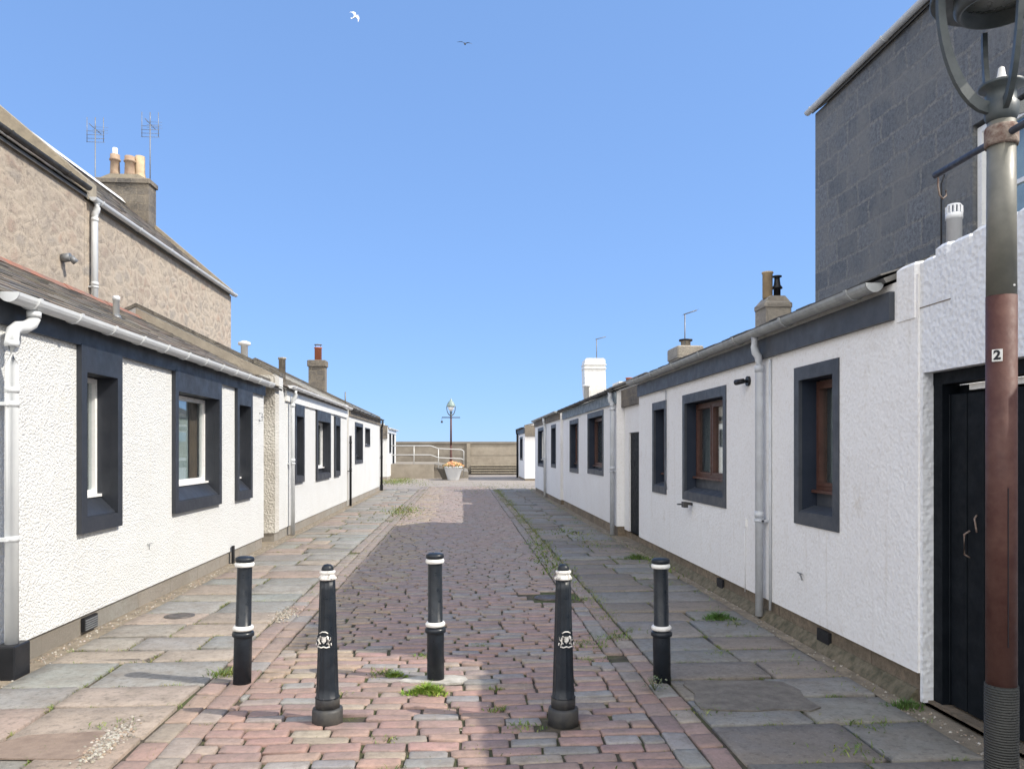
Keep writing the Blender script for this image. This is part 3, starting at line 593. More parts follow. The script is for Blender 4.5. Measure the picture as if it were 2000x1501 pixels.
def downpipe(sg, X, y, z0, zt, gx, gz, r, mat, parent, clips=(0.9, 1.9), shoe=False):
    """vertical pipe near the wall with a swan-neck up to the gutter"""
    p = MB(); pts = [(X, y, z0), (X, y, zt-0.16), (X, y, zt-0.10)]
    if abs(gx-X) > 0.02: pts += [(X+(gx-X)*0.25, y, zt-0.05), (X+(gx-X)*0.8, y, zt-0.02), (gx, y, zt+0.04)]
    pts += [(gx, y, gz-0.03)]
    p.tube(pts, r, 16)
    for zc in clips:
        p.tube([(X, y, zc-0.013), (X, y, zc+0.013)], r+0.010, 16); p.box(X-0.005, X-sg*0.10, y-0.07, y-0.035, zc-0.01, zc+0.01) ; p.box(X-0.005, X-sg*0.10, y+0.035, y+0.07, zc-0.01, zc+0.01)
        p.box(X-0.02, X+0.02, y-0.07, y+0.07, zc-0.009, zc+0.009)
    for zc in (clips[-1]+0.06, zt-0.17): p.tube([(X, y, zc-0.03), (X, y, zc+0.03)], r+0.006, 16)
    o = p.build('downpipe', mat, parent)
    if shoe: MB().box(X-0.055, X+0.055, y-0.075, y+0.075, 0.0, 0.23).build('pipe_shoe', 'black', o)
    return o

def window(parent, sg, X, o, inner, zf, proud, smat, fmat, depth=0.145, mull=None, inside=None, sill_h=0.0, frw=0.05, sash=False, lab=None):
    """sg=+1 when the wall faces +X. o=(y0,y1,z0,z1) outer surround, inner opening likewise; zf: bottom of the window frame"""
    y0, y1, z0, z1 = o; a, b_, c, d = inner; xo = X+sg*proud; xi = X-sg*depth
    s_ = MB()
    for q in ((y0, y1, d, z1), (y0, y1, z0, c), (y0, a, c, d), (b_, y1, c, d)): s_.box(X-sg*0.02, xo, *q)
    su = s_.build('window', smat, parent)
    if lab: su['label'] = lab
    r_ = MB(); t_ = 0.018; xs = X-sg*0.021; xe = xi-sg*0.03
    r_.box(xs, xe, a-t_, a, c-t_, d+t_); r_.box(xs, xe, b_, b_+t_, c-t_, d+t_); r_.box(xs, xe, a, b_, d, d+t_); r_.box(xs, xe, a, b_, c-t_, c)
    r_.build('reveal', 'navy' if smat == 'navy' else 'navy_in', su)
    # sloping sill
    MB().prism([(X+sg*proud*0.5, c+0.0), (X+sg*proud*0.5, c+0.012), (xi+sg*0.02, c+sill_h), (xi+sg*0.02, c)], 'y', a+0.001, b_-0.001).build('sill', smat, su)
    # frame
    f = MB(); fx0, fx1 = xi, xi-sg*0.06
    fz0, fz1 = zf, d-0.012; fa, fb = a+0.003, b_-0.003
    def ring(ya, yb, za, zb, w_, xa, xb): f.box(xa, xb, ya, yb, zb-w_, zb); f.box(xa, xb, ya, yb, za, za+w_); f.box(xa, xb, ya, ya+w_, za+w_, zb-w_); f.box(xa, xb, yb-w_, yb, za+w_, zb-w_)
    ring(fa, fb, fz0, fz1, frw, fx0, fx1)
    panes = []
    ms = [fa+frw]+([fa+(fb-fa)*m_ for m_ in (mull or [])])+[fb-frw]
    for m_ in ms[1:-1]: f.box(fx0+sg*0.002, fx1, m_-0.022, m_+0.022, fz0+frw, fz1-frw)
    for i in range(len(ms)-1):
        ya = ms[i]+(0.022 if i else 0); yb = ms[i+1]-(0.022 if i < len(ms)-2 else 0)
        if sash: ring(ya+0.002, yb-0.002, fz0+frw+0.002, fz1-frw-0.002, 0.028, fx0+sg*0.008, fx1-sg*0.004); panes.append((ya+0.03, yb-0.03, fz0+frw+0.03, fz1-frw-0.03))
        else: panes.append((ya, yb, fz0+frw, fz1-frw))
    f.box(fx0+sg*0.045, fx0, fa, fb, fz0-0.022, fz0+0.003)
    f.build('frame', fmat, su)
    # closing boards below the frame
    MB().box(fx0-sg*0.004, fx1, fa, fb, c, fz0-0.023).build('apron', smat, su)
    gp = MB()
    for ya, yb, za, zb in panes: gp.box(fx0-sg*0.028, fx0-sg*0.034, ya-0.004, yb+0.004, za-0.004, zb+0.004)
    gp.build('pane', 'glass', su)
    xin = fx1-sg*0.03
    if inside:
        for kind, ya, yb in inside:
            cm = MB(); n = max(4, int((yb-ya)*(fb-fa)/0.045)); A = fa+(fb-fa)*ya; B = fa+(fb-fa)*yb
            for k in range(n):
                p0 = A+(B-A)*k/n; p1 = A+(B-A)*(k+1)/n; e = 0.012
                cm.add([(xin-sg*(e if k % 2 else 0), p0, fz0), (xin-sg*(0 if k % 2 else e), p1, fz0), (xin-sg*(0 if k % 2 else e), p1, fz1), (xin-sg*(e if k % 2 else 0), p0, fz1)], [(0,1,2,3)])
            cm.build('curtain_or_panel', kind, su)  # the white kind is a panel imitating a reflection, other kinds are curtains
    return su

def cottage(label, sg, X, y0, y1, ze, xr, zr, wins, mats, name='cottage', fz=(2.50, 2.69), hole_d=0.02, plinth=0.16, end_rise=(0.15, 0.15), pal=SL, ridge='coping', depth_x=5.2, skew_w=0.3, fascia_y=None, roof_y=None, sheet=False):
    """sg=+1: front faces +X (left row). front plane X, ridge at xr"""
    h = thing(name, label, 'cottage', (X-sg*0.5, (y0+y1)/2, 0), 'single storey white cottages along the street')
    T = 0.34; xb = xr-sg*abs(xr-X)   # back wall
    g_ = 0.30
    wl = MB(); holes = [(w_['inner'][0]-hole_d, w_['inner'][1]+hole_d, w_['inner'][2]-hole_d, w_['inner'][3]+hole_d) for w_ in wins]
    wall_holes(wl, X, X-sg*T, y0+g_, y1-g_, plinth, ze-0.03, holes)
    for ya, rise in ((y0, end_rise[0]), (y1-g_, end_rise[1])):
        poly = [(X, plinth), (X, ze-0.03+rise), (xr, zr-0.03+rise), (xb, ze-0.03+rise), (xb, plinth)]
        wl.prism(poly, 'y', ya, ya+g_)
    wl.box(xb, xb+sg*T, y0+g_, y1-g_, plinth, ze-0.03)
    wl.build('wall', mats['wall'], h)
    pl = MB(); rc = 0.022
    pl.box(X-sg*rc, X-sg*T, y0+0.02, y1-0.02, -0.05, plinth-0.001); pl.box(X-sg*T, xb, y0+0.02, y0+g_, -0.05, plinth-0.001); pl.box(X-sg*T, xb, y1-g_, y1-0.02, -0.05, plinth-0.001)
    pl.build('plinth', mats['plinth'], h)
    MB().box(X-sg*1.6, X-sg*1.65, y0+g_, y1-g_, 0, ze-0.1).build('inner_wall', 'dark', h)
    MB().box(X-sg*T, X-sg*1.6, y0+g_+.01, y1-g_-.01, 0.2, 0.25).build('floor', 'dark', h)
    # roof
    ry0, ry1 = roof_y or (y0+(g_ if end_rise[0] else 0), y1-(g_ if end_rise[1] else 0))
    xe = X+sg*0.075; slope = (zr-ze)/abs(xr-X); zee = ze-0.075*slope+0.03
    rf = MB(); rf.col = (0.09, 0.09, 0.09)
    rf.prism([(xe, zee), (xr, zr+0.03), (xb-sg*0.07, zee), (xb-sg*0.07, zee-0.05), (xr, zr-0.03), (xe-sg*0.02, zee-0.03)], 'y', ry0, ry1)
    slates(rf, xe+sg*0.01, zee+0.002, xr, zr+0.033, ry0, ry1, pal)
    ro = rf.build('roof', 'slate', h)
    rb = MB(); n = int((ry1-ry0)/0.42)
    for k in range(n):
        a = ry0+(ry1-ry0)*k/n; b_ = ry0+(ry1-ry0)*(k+1)/n-0.008; dz = random.uniform(-.006, .006)
        rb.prism([(xr+0.13, zr+0.0+dz), (xr+0.04, zr+0.085+dz), (xr-0.04, zr+0.085+dz), (xr-0.13, zr+0.0+dz), (xr, zr+0.03)], 'y', a, b_)
    rb.build('ridge', ridge, ro)
    # skews
    for ya, yb_, rise in ((y0-0.03, y0+g_+0.03, end_rise[0]), (y1-g_-0.03, y1+0.03, end_rise[1])):
        if not rise: continue
        c_ = MB(); za = ze-0.027+rise; zb_ = zr-0.027+rise
        c_.prism([(X+sg*0.02, za), (xr, zb_), (xb, za), (xb, za+0.06), (xr, zb_+0.06), (X+sg*0.02, za+0.06)], 'y', ya, yb_)
        c_.build('skew_coping', mats.get('skew', 'coping'), h)
    fa, fb = fascia_y or (y0+0.03, y1-0.03)
    MB().box(X+sg*0.002, X+sg*0.04, fa, fb, fz[0], fz[1]).build('fascia', mats['fascia'], h)
    for w_ in wins:
        window(h, sg, X, w_['outer'], w_['inner'], w_['zf'], mats['proud'], mats['surround'], w_.get('frame', mats['frame']), mull=w_.get('mull'), inside=w_.get('inside'), sill_h=w_.get('sill', 0.02), frw=w_.get('frw', 0.05), sash=w_.get('sash', False))
    return h, ro

def W(y0, y1, z0, z1, top=0.235, side=0.10, bot=0.13, zf=1.19, **k):
    return dict(outer=(y0, y1, z0, z1), inner=(y0+side, y1-side, z0+bot, z1-top), zf=zf, **k)
ML = dict(wall='harl_w', plinth='plinth_l', fascia='navy', surround='navy', frame='upvc', proud=0.045)
# --- left row
L1, L1r = cottage('nearest left cottage, sunlit white roughcast with three slate blue window surrounds and long grey gutter', 1, XL, 5.30, 13.04, 2.70, -5.8, 3.93,
    [W(6.815, 7.61, 0.88, 2.515, inside=[('brown', 0.0, 1)], frw=0.042, sill=0.16), W(8.98, 10.67, 0.875, 2.515, inside=[('curtain_or_panel', 0.05, 0.76), ('brown', 0.77, 1.0)], sill=0.16), W(11.4, 12.21, 0.865, 2.505, sill=0.16)],
    ML, pal=SL, ridge='redridge', end_rise=(0.0, 0.0), fascia_y=(5.3, 13.0), roof_y=(5.2, 14.08))
gutter(1, -3.155, 2.705, 5.58, 12.95, 0.071, 'pvc', L1, 0.62)
dp = MB(); dp.tube([(-3.155, 5.89, 2.66), (-3.155, 5.89, 2.57), (-3.165, 5.875, 2.53), (-3.18, 5.83, 2.50), (-3.20, 5.76, 2.485), (-3.205, 5.715, 2.455), (-3.205, 5.70, 2.38), (-3.205, 5.70, 2.2), (-3.205, 5.70, 0.21)], 0.044, 18)
for zc in (0.97, 1.17+0.76, 2.03): dp.tube([(-3.205, 5.70, zc-0.02), (-3.205, 5.70, zc+0.02)], 0.048, 18)
dp.tube([(-3.155, 5.89, 2.58), (-3.155, 5.89, 2.62)], 0.049, 18); dp.tube([(-3.205, 5.70, 2.34), (-3.205, 5.70, 2.38)], 0.048, 18)
for zc in (0.97, 1.93): dp.box(-3.29, -3.20, 5.62, 5.78, zc-0.012, zc+0.012)
dpo = dp.build('downpipe', 'pvc', L1); MB().cbox(-3.28, -3.13, 5.60, 5.80, -0.02, 0.225, 0.008).build('pipe_shoe', 'black', dpo)
v_ = MB()
v_.lathe([(0.075, 3.30), (0.05, 3.36)], (-4.5, 10.33, 0), 16); v_.build('vent_flashing', 'metal', L1)
v_ = MB(); v_.lathe([(0.04, 3.3), (0.04, 3.55), (0.046, 3.55), (0.046, 3.6), (0.03, 3.61)], (-4.5, 10.33, 0), 16); v_.build('roof_vent', 'pvc_w', L1)
gv = MB(); gv.box(-3.315, -3.285, 6.93, 7.17, 0.015, 0.135); gv.build('air_brick', 'black', L1)
gs = MB(); [gs.box(-3.290, -3.278, 6.94, 7.16, 0.025+k*0.02, 0.036+k*0.02) for k in range(5)]; gs.build('air_brick_slat', 'metal', L1)
gv = MB(); gv.box(-3.25, -3.28, 11.18, 11.24, -0.01, 0.24); gv.build('air_brick', 'black', L1)
br = MB(); br.tube([(-3.3, 12.75, 2.20), (-3.25, 12.75, 2.20), (-3.25, 12.75, 2.08), (-3.3, 12.75, 2.08)], 0.008, 6); br.tube([(-3.25, 12.70, 2.14), (-3.25, 12.80, 2.14)], 0.008, 6); br.build('wall_bracket', 'metal', L1)
br = MB(); br.tube([(-3.3, 8.30, 0.62), (-3.28, 8.30, 0.62), (-3.28, 8.30, 0.56)], 0.004, 5); br.tube([(-3.28, 8.30, 0.62), (-3.28, 8.38, 0.62)], 0.004, 5); br.build('wall_hook', 'metal', L1)
# potted plant on the inner sill of the middle window
pp = thing('house_plant', 'small green plant standing behind the glass of the middle near-left window', 'plant', (-3.70, 9.62, 1.2))
m_ = MB(); m_.lathe([(0.05, 0), (0.065, 0.10)], (-3.70, 9.62, 1.19), 12); m_.build('pot', 'clay_r', pp)
m_ = MB()
for k in range(70):
    z = rg.uniform(1.3, 1.62); a = rg.uniform(0, 6.28); r_ = rg.uniform(0, 0.09); m_.col = vary((0.06, 0.14, 0.03), 0.3); x, y = -3.70+math.cos(a)*r_*0.5, 9.62+math.sin(a)*r_
    m_.add([(x, y-0.02, z), (x, y, z+0.03), (x, y+0.02, z), (x, y, z-0.03)], [(0,1,2,3)])
m_.build('foliage', 'leaf', pp)

ML2 = dict(ML, fascia='white')
L2, L2r = cottage('second left cottage, sunlit white walls with a projecting white band and three dark window surrounds', 1, XL, 14.12, 22.33, 2.75, -5.8, 3.97,
    [W(15.3, 16.17, 0.95, 2.515, frame='navy'), W(17.56, 19.36, 0.92, 2.51, mull=[0.5], inside=[('curtain_or_panel', 0.0, 0.4)]), W(20.04, 20.87, 0.92, 2.48, frame='navy')],
    ML2, pal=SB, ridge='coping', end_rise=(0.22, 0.20), fz=(2.52, 2.74), fascia_y=(14.55, 22.2))
gutter(1, -3.165, 2.80, 14.45, 22.2, 0.055, 'pvc_w', L2, 0.7)
downpipe(1, -3.215, 14.85, 0.0, 2.62, -3.165, 2.76, 0.040, 'pvc', L2, (1.35,))
v_ = MB(); v_.lathe([(0.075, 3.0), (0.075, 3.62), (0.09, 3.62), (0.09, 3.66), (0.02, 3.67)], (-4.0, 17.4, 0), 16); v_.build('roof_vent', 'stackb', L2)
v_ = MB(); v_.lathe([(0.085, 3.7), (0.085, 4.17), (0.15, 4.19), (0.15, 4.25), (0.05, 4.29)], (-5.35, 19.3, 0), 16); v_.build('roof_vent', 'pvc_w', L2)
MB().prism([(-3.40, 2.6), (-3.40, 2.98), (-5.8, 4.13), (-5.8, 3.6)], 'y', 14.09, 14.118).build('gable_cheek', 'beige', L2)
MB().box(-3.75, XL+.001, 13.82, 14.115, 0.14, 2.93).build('end_pier', 'harl_end', L2)
MB().box(-3.75, -3.32, 13.84, 14.115, -0.03, 0.139).build('end_pier_base', 'plinth_l', L2)
# recessed link between first and second cottage
lk = thing('screen_wall', 'recessed roughcast link wall in the gap between the first and second left cottages', 'wall', (-3.7, 13.5, 0))
MB().box(-3.56, -3.8, 13.05, 13.81, 0.0, 2.74).build('wall', 'harl_end', lk)
MB().box(-3.38, -3.81, 13.05, 13.81, 2.741, 2.86).build('lintel', 'coping', lk)

ML3 = dict(ML, fascia='stack', proud=0.02)
L3, L3r = cottage('third left cottage, white with one dark window, a tiny window and a chimney', 1, XL, 22.62, 31.13, 2.78, -5.8, 3.95,
    [W(23.91, 25.74, 1.18, 2.47, top=0.12, side=0.14, bot=0.10, zf=1.42, frame='navy'), dict(outer=(26.39, 27.73, 1.73, 2.37), inner=(26.45, 27.67, 1.80, 2.34), zf=1.83, sill=0.01)],
    ML3, pal=SB, ridge='coping', end_rise=(0.0, 0.12), fz=(2.60, 2.77))
MB().box(XL+0.001, -3.7, 22.34, 22.61, 0.0, 2.9).build('end_pier', 'harl_end', L3)
gutter(1, -3.185, 2.82, 22.7, 31.2, 0.055, 'black', L3, 0.9)
downpipe(1, -3.22, 22.45, 0.0, 2.0, -3.22, 2.05, 0.035, 'black', L3, (1.0,))
downpipe(1, -3.225, 31.05, 0.15, 2.6, -3.185, 2.78, 0.045, 'black', L3, (1.3,), True)
def chimney(par, x0, x1, y0, y1, z0, z1, mat, cap=0.06, capz=0.14, name='chimney'):
    o = MB().box(x0, x1, y0, y1, z0, z1-capz).build(name, mat, par)
    c_ = MB(); c_.cbox(x0-cap, x1+cap, y0-cap, y1+cap, z1-capz+0.001, z1, 0.03); c_.build('chimney_cap', mat, o); return o
def pot(par, x, y, z, r, h, mat, style='roll'):
    p = MB()
    if style == 'roll': prof = [(r*1.15, 0), (r*1.05, h*0.2), (r*0.95, h*0.72), (r*1.2, h*0.74), (r*1.2, h*0.80), (r*1.02, h*0.82), (r*1.02, h), (r*0.8, h), (r*0.75, h*0.7)]
    elif style == 'flare': prof = [(r*1.7, 0), (r*1.2, h*0.12), (r, h*0.3), (r*0.98, h), (r*0.8, h), (r*0.75, h*0.7)]
    else: prof = [(r, 0), (r, h*0.93), (r*1.15, h*0.94), (r*1.15, h), (r*0.9, h), (r*0.85, h*0.7)]
    p.lathe(prof, (x, y, z), 18)
    return p.build('chimney_pot', mat, par)
ch = chimney(L3r, -6.05, -5.42, 30.75, 31.25, 3.5, 5.16, 'stack', 0.05, 0.25)
pot(ch, -5.72, 31.0, 5.16, 0.14, 0.52, 'clay_r', 'plain')
cw = MB(); [cw.tube([(-5.72+dx, 31.0, 5.66), (-5.72+dx, 31.0, 5.78)], 0.012, 5) for dx in (-0.1, 0.1)]; cw.lathe([(0.16, 5.78), (0.16, 5.80), (0.02, 5.82)], (-5.72, 31.0, 0), 14); cw.build('chimney_cowl', 'metal', ch)
v_ = MB(); v_.tube([(-3.6, 24.0, 2.9), (-3.6, 24.0, 3.4)], 0.022, 8); v_.build('roof_vent', 'metal', L3)

L4, L4r = cottage('far left cottage beyond the gap, white with two narrow dark windows', 1, -4.05, 42.0, 47.3, 2.80, -6.6, 3.4,
    [dict(outer=(43.0, 44.1, 1.45, 2.55), inner=(43.06, 44.04, 1.5, 2.5), zf=1.55, sill=0.01), dict(outer=(45.0, 46.1, 0.75, 2.55), inner=(45.06, 46.04, 0.85, 2.5), zf=1.0, sill=0.02)],
    dict(ML, fascia='pvc', proud=0.02, wall='harl_w', skew='stack'), pal=SB, end_rise=(0.10, 0.0), fz=(2.56, 2.78))
gutter(1, -3.93, 2.82, 42.2, 47.3, 0.06, 'pvc_w', L4, 1.2)
MB().box(-4.05+0.001, -4.6, 41.88, 41.999, 2.25, 2.93).build('end_band', 'stack', L4)
v_ = MB(); v_.tube([(-4.35, 42.2, 2.8), (-4.35, 42.2, 3.05)], 0.12, 10); v_.build('roof_vent', 'pvc_w', L4)

# --- right row
MR = dict(wall='harl_r', plinth='plinth_r', fascia='navy_r', surround='navy_r', frame='wood_r', proud=0.012, skew='harl_r')
def WR(y0, y1, z0, z1, side=0.095, top=0.115, bot=0.10, **k): return dict(frw=0.036, outer=(y0, y1, z0, z1), inner=(y0+side, y1-side, z0+bot, z1-top), zf=k.pop('zf', 1.26), sash=True, **k)
R1, R1r = cottage('nearest right cottage, shaded white wall with three dark framed windows and red brown sashes', -1, XR, 4.73, 12.49, 2.755, 5.5, 3.73,
    [WR(5.748, 6.542, 0.967, 2.315, inside=[('curtain_or_panel', 0.0, 0.9)], sill=0.06), WR(8.289, 9.961, 0.96, 2.32, mull=[0.56], inside=[('white', 0.0, 0.54)], sill=0.06), WR(10.775, 11.571, 0.97, 2.316, sill=0.06)],  # white panel stands in for the reflection of the sunlit wall opposite
    MR, pal=SD, ridge='coping', end_rise=(0.0, 0.0), fz=(2.475, 2.665), plinth=0.18, fascia_y=(4.99, 12.46), roof_y=(5.0, 12.6))
gutter(-1, 2.79, 2.735, 5.05, 12.7, 0.064, 'pvc_old', R1, 1.15)
downpipe(-1, 2.835, 7.19, 0.02, 2.55, 2.79, 2.72, 0.037, 'pipe_r', R1, (0.93,))
cb = MB(); cb.tube([(2.885, 7.05, 0.1), (2.885, 7.05, 2.45)], 0.014, 8); cb.tube([(2.875, 11.0+0.0, 2.45), (2.875, 10.72, 2.45), (2.875, 10.72, 1.2), (2.875, 10.66, 1.05)], 0.006, 6); cb.build('cable', 'pipe_r', R1)
MB().cbox(2.892, 3.2, 4.731, 4.98, 2.45, 2.815, 0.025).build('parapet_block', 'harl_r', R1)
sc = MB(); sc.lathe([(0.045, 0), (0.045, 0.02), (0.02, 0.03)], (0, 0, 0), 14); 
sc = MB(); sc.tube([(2.90, 7.62, 2.30), (2.875, 7.62, 2.30)], 0.05, 14); sc.tube([(2.875, 7.62, 2.30), (2.83, 7.64, 2.29)], 0.016, 8); sc.tube([(2.835, 7.61, 2.30), (2.80, 7.72, 2.295)], [0.026, 0.030], 12); sc.build('security_light', 'black', R1)
sc = MB(); sc.tube([(2.90, 9.55, 0.92), (2.84, 9.55, 0.93), (2.80, 9.62, 0.93)], 0.018, 8); sc.box(2.78, 2.83, 9.50, 9.62, 0.88, 0.95); sc.tube([(2.80, 9.7, 0.91), (2.80, 9.86, 0.90)], 0.012, 6); sc.build('wall_tap', 'dustblack', R1)
sc = MB(); sc.box(2.885, 2.90, 7.68, 7.75, 0.82, 0.90); sc.tube([(2.893, 7.715, 0.15), (2.893, 7.715, 0.8)], 0.004, 5); sc.build('conduit_plate', 'harl_r', R1)
sc = MB(); sc.tube([(2.90, 6.42, 0.545), (2.88, 6.40, 0.54), (2.88, 6.36, 0.50)], 0.006, 6); sc.tube([(2.88, 6.45, 0.55), (2.88, 6.36, 0.548)], 0.005, 6); sc.build('wall_hook', 'metal', R1)
gv = MB(); gv.box(2.925, 2.895, 5.92, 6.12, 0.02, 0.15); gv.build('air_brick', 'black', R1)
gv = MB(); gv.box(2.925, 2.895, 8.42, 8.60, 0.02, 0.15); gv.build('air_brick', 'black', R1)
v_ = MB(); v_.lathe([(0.052, 3.0), (0.052, 3.29), (0.058, 3.29), (0.058, 3.33), (0.054, 3.335)], (3.6, 5.42, 0), 20); vv = v_.build('roof_vent', 'pvc_w', R1)
v_ = MB(); [v_.box(3.6+0.05*math.cos(a)-0.006, 3.6+0.05*math.cos(a)+0.006, 5.42+0.05*math.sin(a)-0.006, 5.42+0.05*math.sin(a)+0.006, 3.335, 3.385) for a in [k*math.pi/6 for k in range(12)]]
v_.lathe([(0.050, 3.385), (0.046, 3.40), (0.02, 3.405)], (3.6, 5.42, 0), 20); v_.build('vent_cap', 'pvc_w', vv)
chR = chimney(R1r, 4.86, 5.28, 12.05, 12.5, 3.2, 4.0, 'stackb', 0.02, 0.10)
cm_ = MB(); cm_.prism([(4.87, 4.001), (5.27, 4.001), (5.19, 4.09), (4.95, 4.09)], 'y', 12.08, 12.47); cm_.build('flaunching', 'stackb', chR)
pot(chR, 4.98, 12.28, 4.08, 0.08, 0.43, 'clay_y', 'plain')
cc = MB(); cc.lathe([(0.055, 0), (0.055, 0.19), (0.085, 0.19), (0.085, 0.21), (0.055, 0.25), (0.045, 0.33), (0.045, 0.37), (0.075, 0.38), (0.075, 0.40), (0.02, 0.40)], (5.14, 12.28, 4.05), 14); cc.build('flue_cowl', 'black', chR)
ov = MB().box(0, 0.001, 0, 0.001, 0, 0.001)

MB().prism([(2.93, -0.02), (2.93, 0.075), (2.91, 0.07), (2.845, 0.0), (2.84, -0.02)], 'y', 4.76, 12.4).build('cement_fillet', m_plain('gritty cement fillet', (0.085, 0.08, 0.05), (0.22, 0.185, 0.13), 12, 0.95, 0.9, 40, 0.03, detail=9), R1)
# near gate wall
gw = thing('screen_wall', 'thick white roughcast wall round the black wooden gate, right edge behind the lamp post', 'wall', (3.1, 2, 0))
wl = MB(); wall_holes(wl, 2.915, 3.22, -4.0, 4.729, 0.0, 2.79, [(3.55, 4.70, -0.0, 2.09)]); wl.build('wall', 'harl_thick', gw)
cp = MB()
yy = -4.0
while yy < 4.7:
    d_ = random.uniform(0.10, 0.2); y2 = min(yy+d_, 4.729); cp.cbox(2.912+random.uniform(0, .012), 3.23, yy, y2+0.012, 2.780, (2.865+random.uniform(-0.012, 0.02) if y2 < 4.62 else 2.815), 0.025); yy = y2
cp.build('coping', 'harl_thick', gw)
MB().box(2.912, 2.93, 4.42, 4.728, 2.503, 2.509).build('crack_line', 'plinth_r', gw)
fr = MB(); fr.box(2.985, 3.10, 4.61, 4.699, 0.0, 2.085); fr.box(2.985, 3.10, 3.56, 3.64, 0.0, 2.085); fr.box(2.983, 3.10, 3.56, 4.699, 2.01, 2.088); gf = fr.build('gate', 'door', gw)
bd = MB(); ys_ = 3.645
while ys_ < 4.60:
    w_ = 0.158; bd.cbox(3.02+random.uniform(0, .004), 3.05, ys_, min(ys_+w_-0.012, 4.605), 0.03, 1.95+random.uniform(-.01, .01), 0.004); ys_ += w_
bd.box(3.05, 3.09, 3.645, 4.605, 0.25, 0.36); bd.box(3.05, 3.09, 3.645, 4.605, 1.6, 1.71); bd.build('boards', 'door', gf)
lt = MB(); lt.tube([(3.02, 4.40, 1.12), (2.985, 4.40, 1.10), (2.985, 4.40, 0.98), (3.02, 4.40, 0.96)], 0.006, 6); lt.tube([(3.015, 4.33, 1.22), (3.0, 4.33, 1.20), (3.0, 4.31, 1.12)], 0.005, 6); lt.build('handle', 'rust', gf)
MB().box(3.095, 3.12, 3.645, 4.605, 0.0, 2.005).build('added_backing', 'door', gf); MB().box(3.03, 3.06, 3.7, 4.42, 1.962, 1.998).build('white_batten', 'white', gf)  # solid panel added behind the boards to stop sun leaking through
MB().box(2.95, 3.25, 3.5, 4.72, -0.03, 0.015).build('threshold', 'plinth_r', gw)
MB().box(5.2, 5.35, -4, 4.72, 0, 2.4).build('yard_wall', 'harl_thick', gw)

R2, R2r = cottage('second right cottage, shaded white wall with two dark framed windows and a cream downpipe', -1, XR, 14.3, 22.02, 2.75, 5.5, 3.72,
    [WR(15.66, 17.67, 1.07, 2.44, inside=[('brown', 0.3, 0.8)]), WR(19.08, 20.64, 1.02, 2.40, inside=[('brown', 0.5, 0.9)])],
    dict(MR, fascia='fascia_b'), pal=SD, end_rise=(0.0, 0.0), fz=(2.48, 2.70), plinth=0.17, roof_y=(14.2, 22.1))
gutter(-1, 2.79, 2.75, 14.35, 22.1, 0.056, 'dustblack', R2, 0.8)
downpipe(-1, 2.835, 14.42, 0.0, 2.55, 2.79, 2.72, 0.045, 'pipe_r', R2, (1.2,))
ch2 = chimney(R2r, 5.3, 5.9, 18.6, 19.5, 3.2, 4.18, 'stackb', 0.03, 0.3)
pot(ch2, 5.6, 19.0, 4.18, 0.12, 0.16, 'stackb', 'plain')
cc = MB(); cc.lathe([(0.17, 0.16), (0.17, 0.20), (0.02, 0.21)], (5.6, 19.0, 4.18), 14); cc.build('chimney_cowl', 'black', ch2)
def link(label, ya, yb, door, top_mat='stack', X=3.04):
    l_ = thing('screen_wall', label, 'wall', (X, (ya+yb)/2, 0), 'recessed link walls with black doors in the right row')
    wl = MB(); wall_holes(wl, X, X+0.25, ya, yb, 0.12, 2.40, [(door[0], door[1], 0.12, 1.92)]); wl.build('wall', 'harl_r', l_)
    MB().box(X-0.06, X+0.27, ya, yb, 2.401, 2.72).build('capping', top_mat, l_)
    MB().box(X+0.03, X+0.25, ya, yb, -0.03, 0.119).build('plinth', 'plinth_r', l_)
    d_ = MB().box(X+0.03, X+0.08, door[0]+0.002, door[1]-0.002, 0.12, 1.915).build('door', 'door', l_)
    MB().tube([(X+0.03, door[0]+0.1, 1.0), (X-0.01, door[0]+0.1, 1.0), (X-0.01, door[0]+0.1, 0.9)], 0.008, 6).build('handle', 'metal', d_)
    return l_
link('recessed roughcast wall with narrow black door between the first and second right cottages', 12.50, 14.29, (12.56, 13.88))
link('thin recessed wall with black door between the second and third right cottages', 22.03, 22.66, (22.05, 22.55))
R3, R3r = cottage('third right cottage in shade, two narrow dark windows and a tall white chimney', -1, XR, 22.67, 30.62, 2.72, 5.5, 3.85,
    [WR(23.71, 25.0, 1.05, 2.42), WR(27.0, 29.4, 1.0, 2.44, frame='upvc')],
    dict(MR, fascia='stack'), pal=SB, end_rise=(0.0, 0.0), fz=(2.52, 2.72), plinth=0.13)
gutter(-1, 2.79, 2.77, 22.8, 30.6, 0.056, 'pvc_old', R3, 1.2)
downpipe(-1, 2.83, 26.3, 0.0, 2.55, 2.79, 2.74, 0.045, 'pvc', R3, (1.3,))
wc = MB(); wc.prism([(4.75, 3.2), (4.62, 3.7), (4.58, 4.2), (4.57, 4.78), (4.60, 5.0), (4.66, 5.06), (5.30, 5.06), (5.36, 5.0), (5.38, 4.3), (5.42, 3.2)], 'y', 28.6, 29.3)
wch = wc.build('chimney', 'white', R3r)
bn = MB(); bn.box(4.55, 5.40, 28.57, 29.33, 4.80, 4.84); bn.box(4.55, 5.40, 28.57, 29.33, 4.66, 4.69); bn.build('chimney_band', 'white', wch)
fl_ = MB(); fl_.prism([(4.56, 3.3), (4.95, 3.3), (4.66, 4.35), (4.58, 4.35)], 'y', 28.55, 28.599); fl_.build('chimney_flare', 'white', wch)
v_ = MB(); v_.lathe([(0.09, 3.3), (0.09, 3.92), (0.16, 3.93), (0.16, 4.0), (0.03, 4.03)], (4.55, 28.0, 0), 14); v_.build('roof_vent', 'pvc_w', R3)
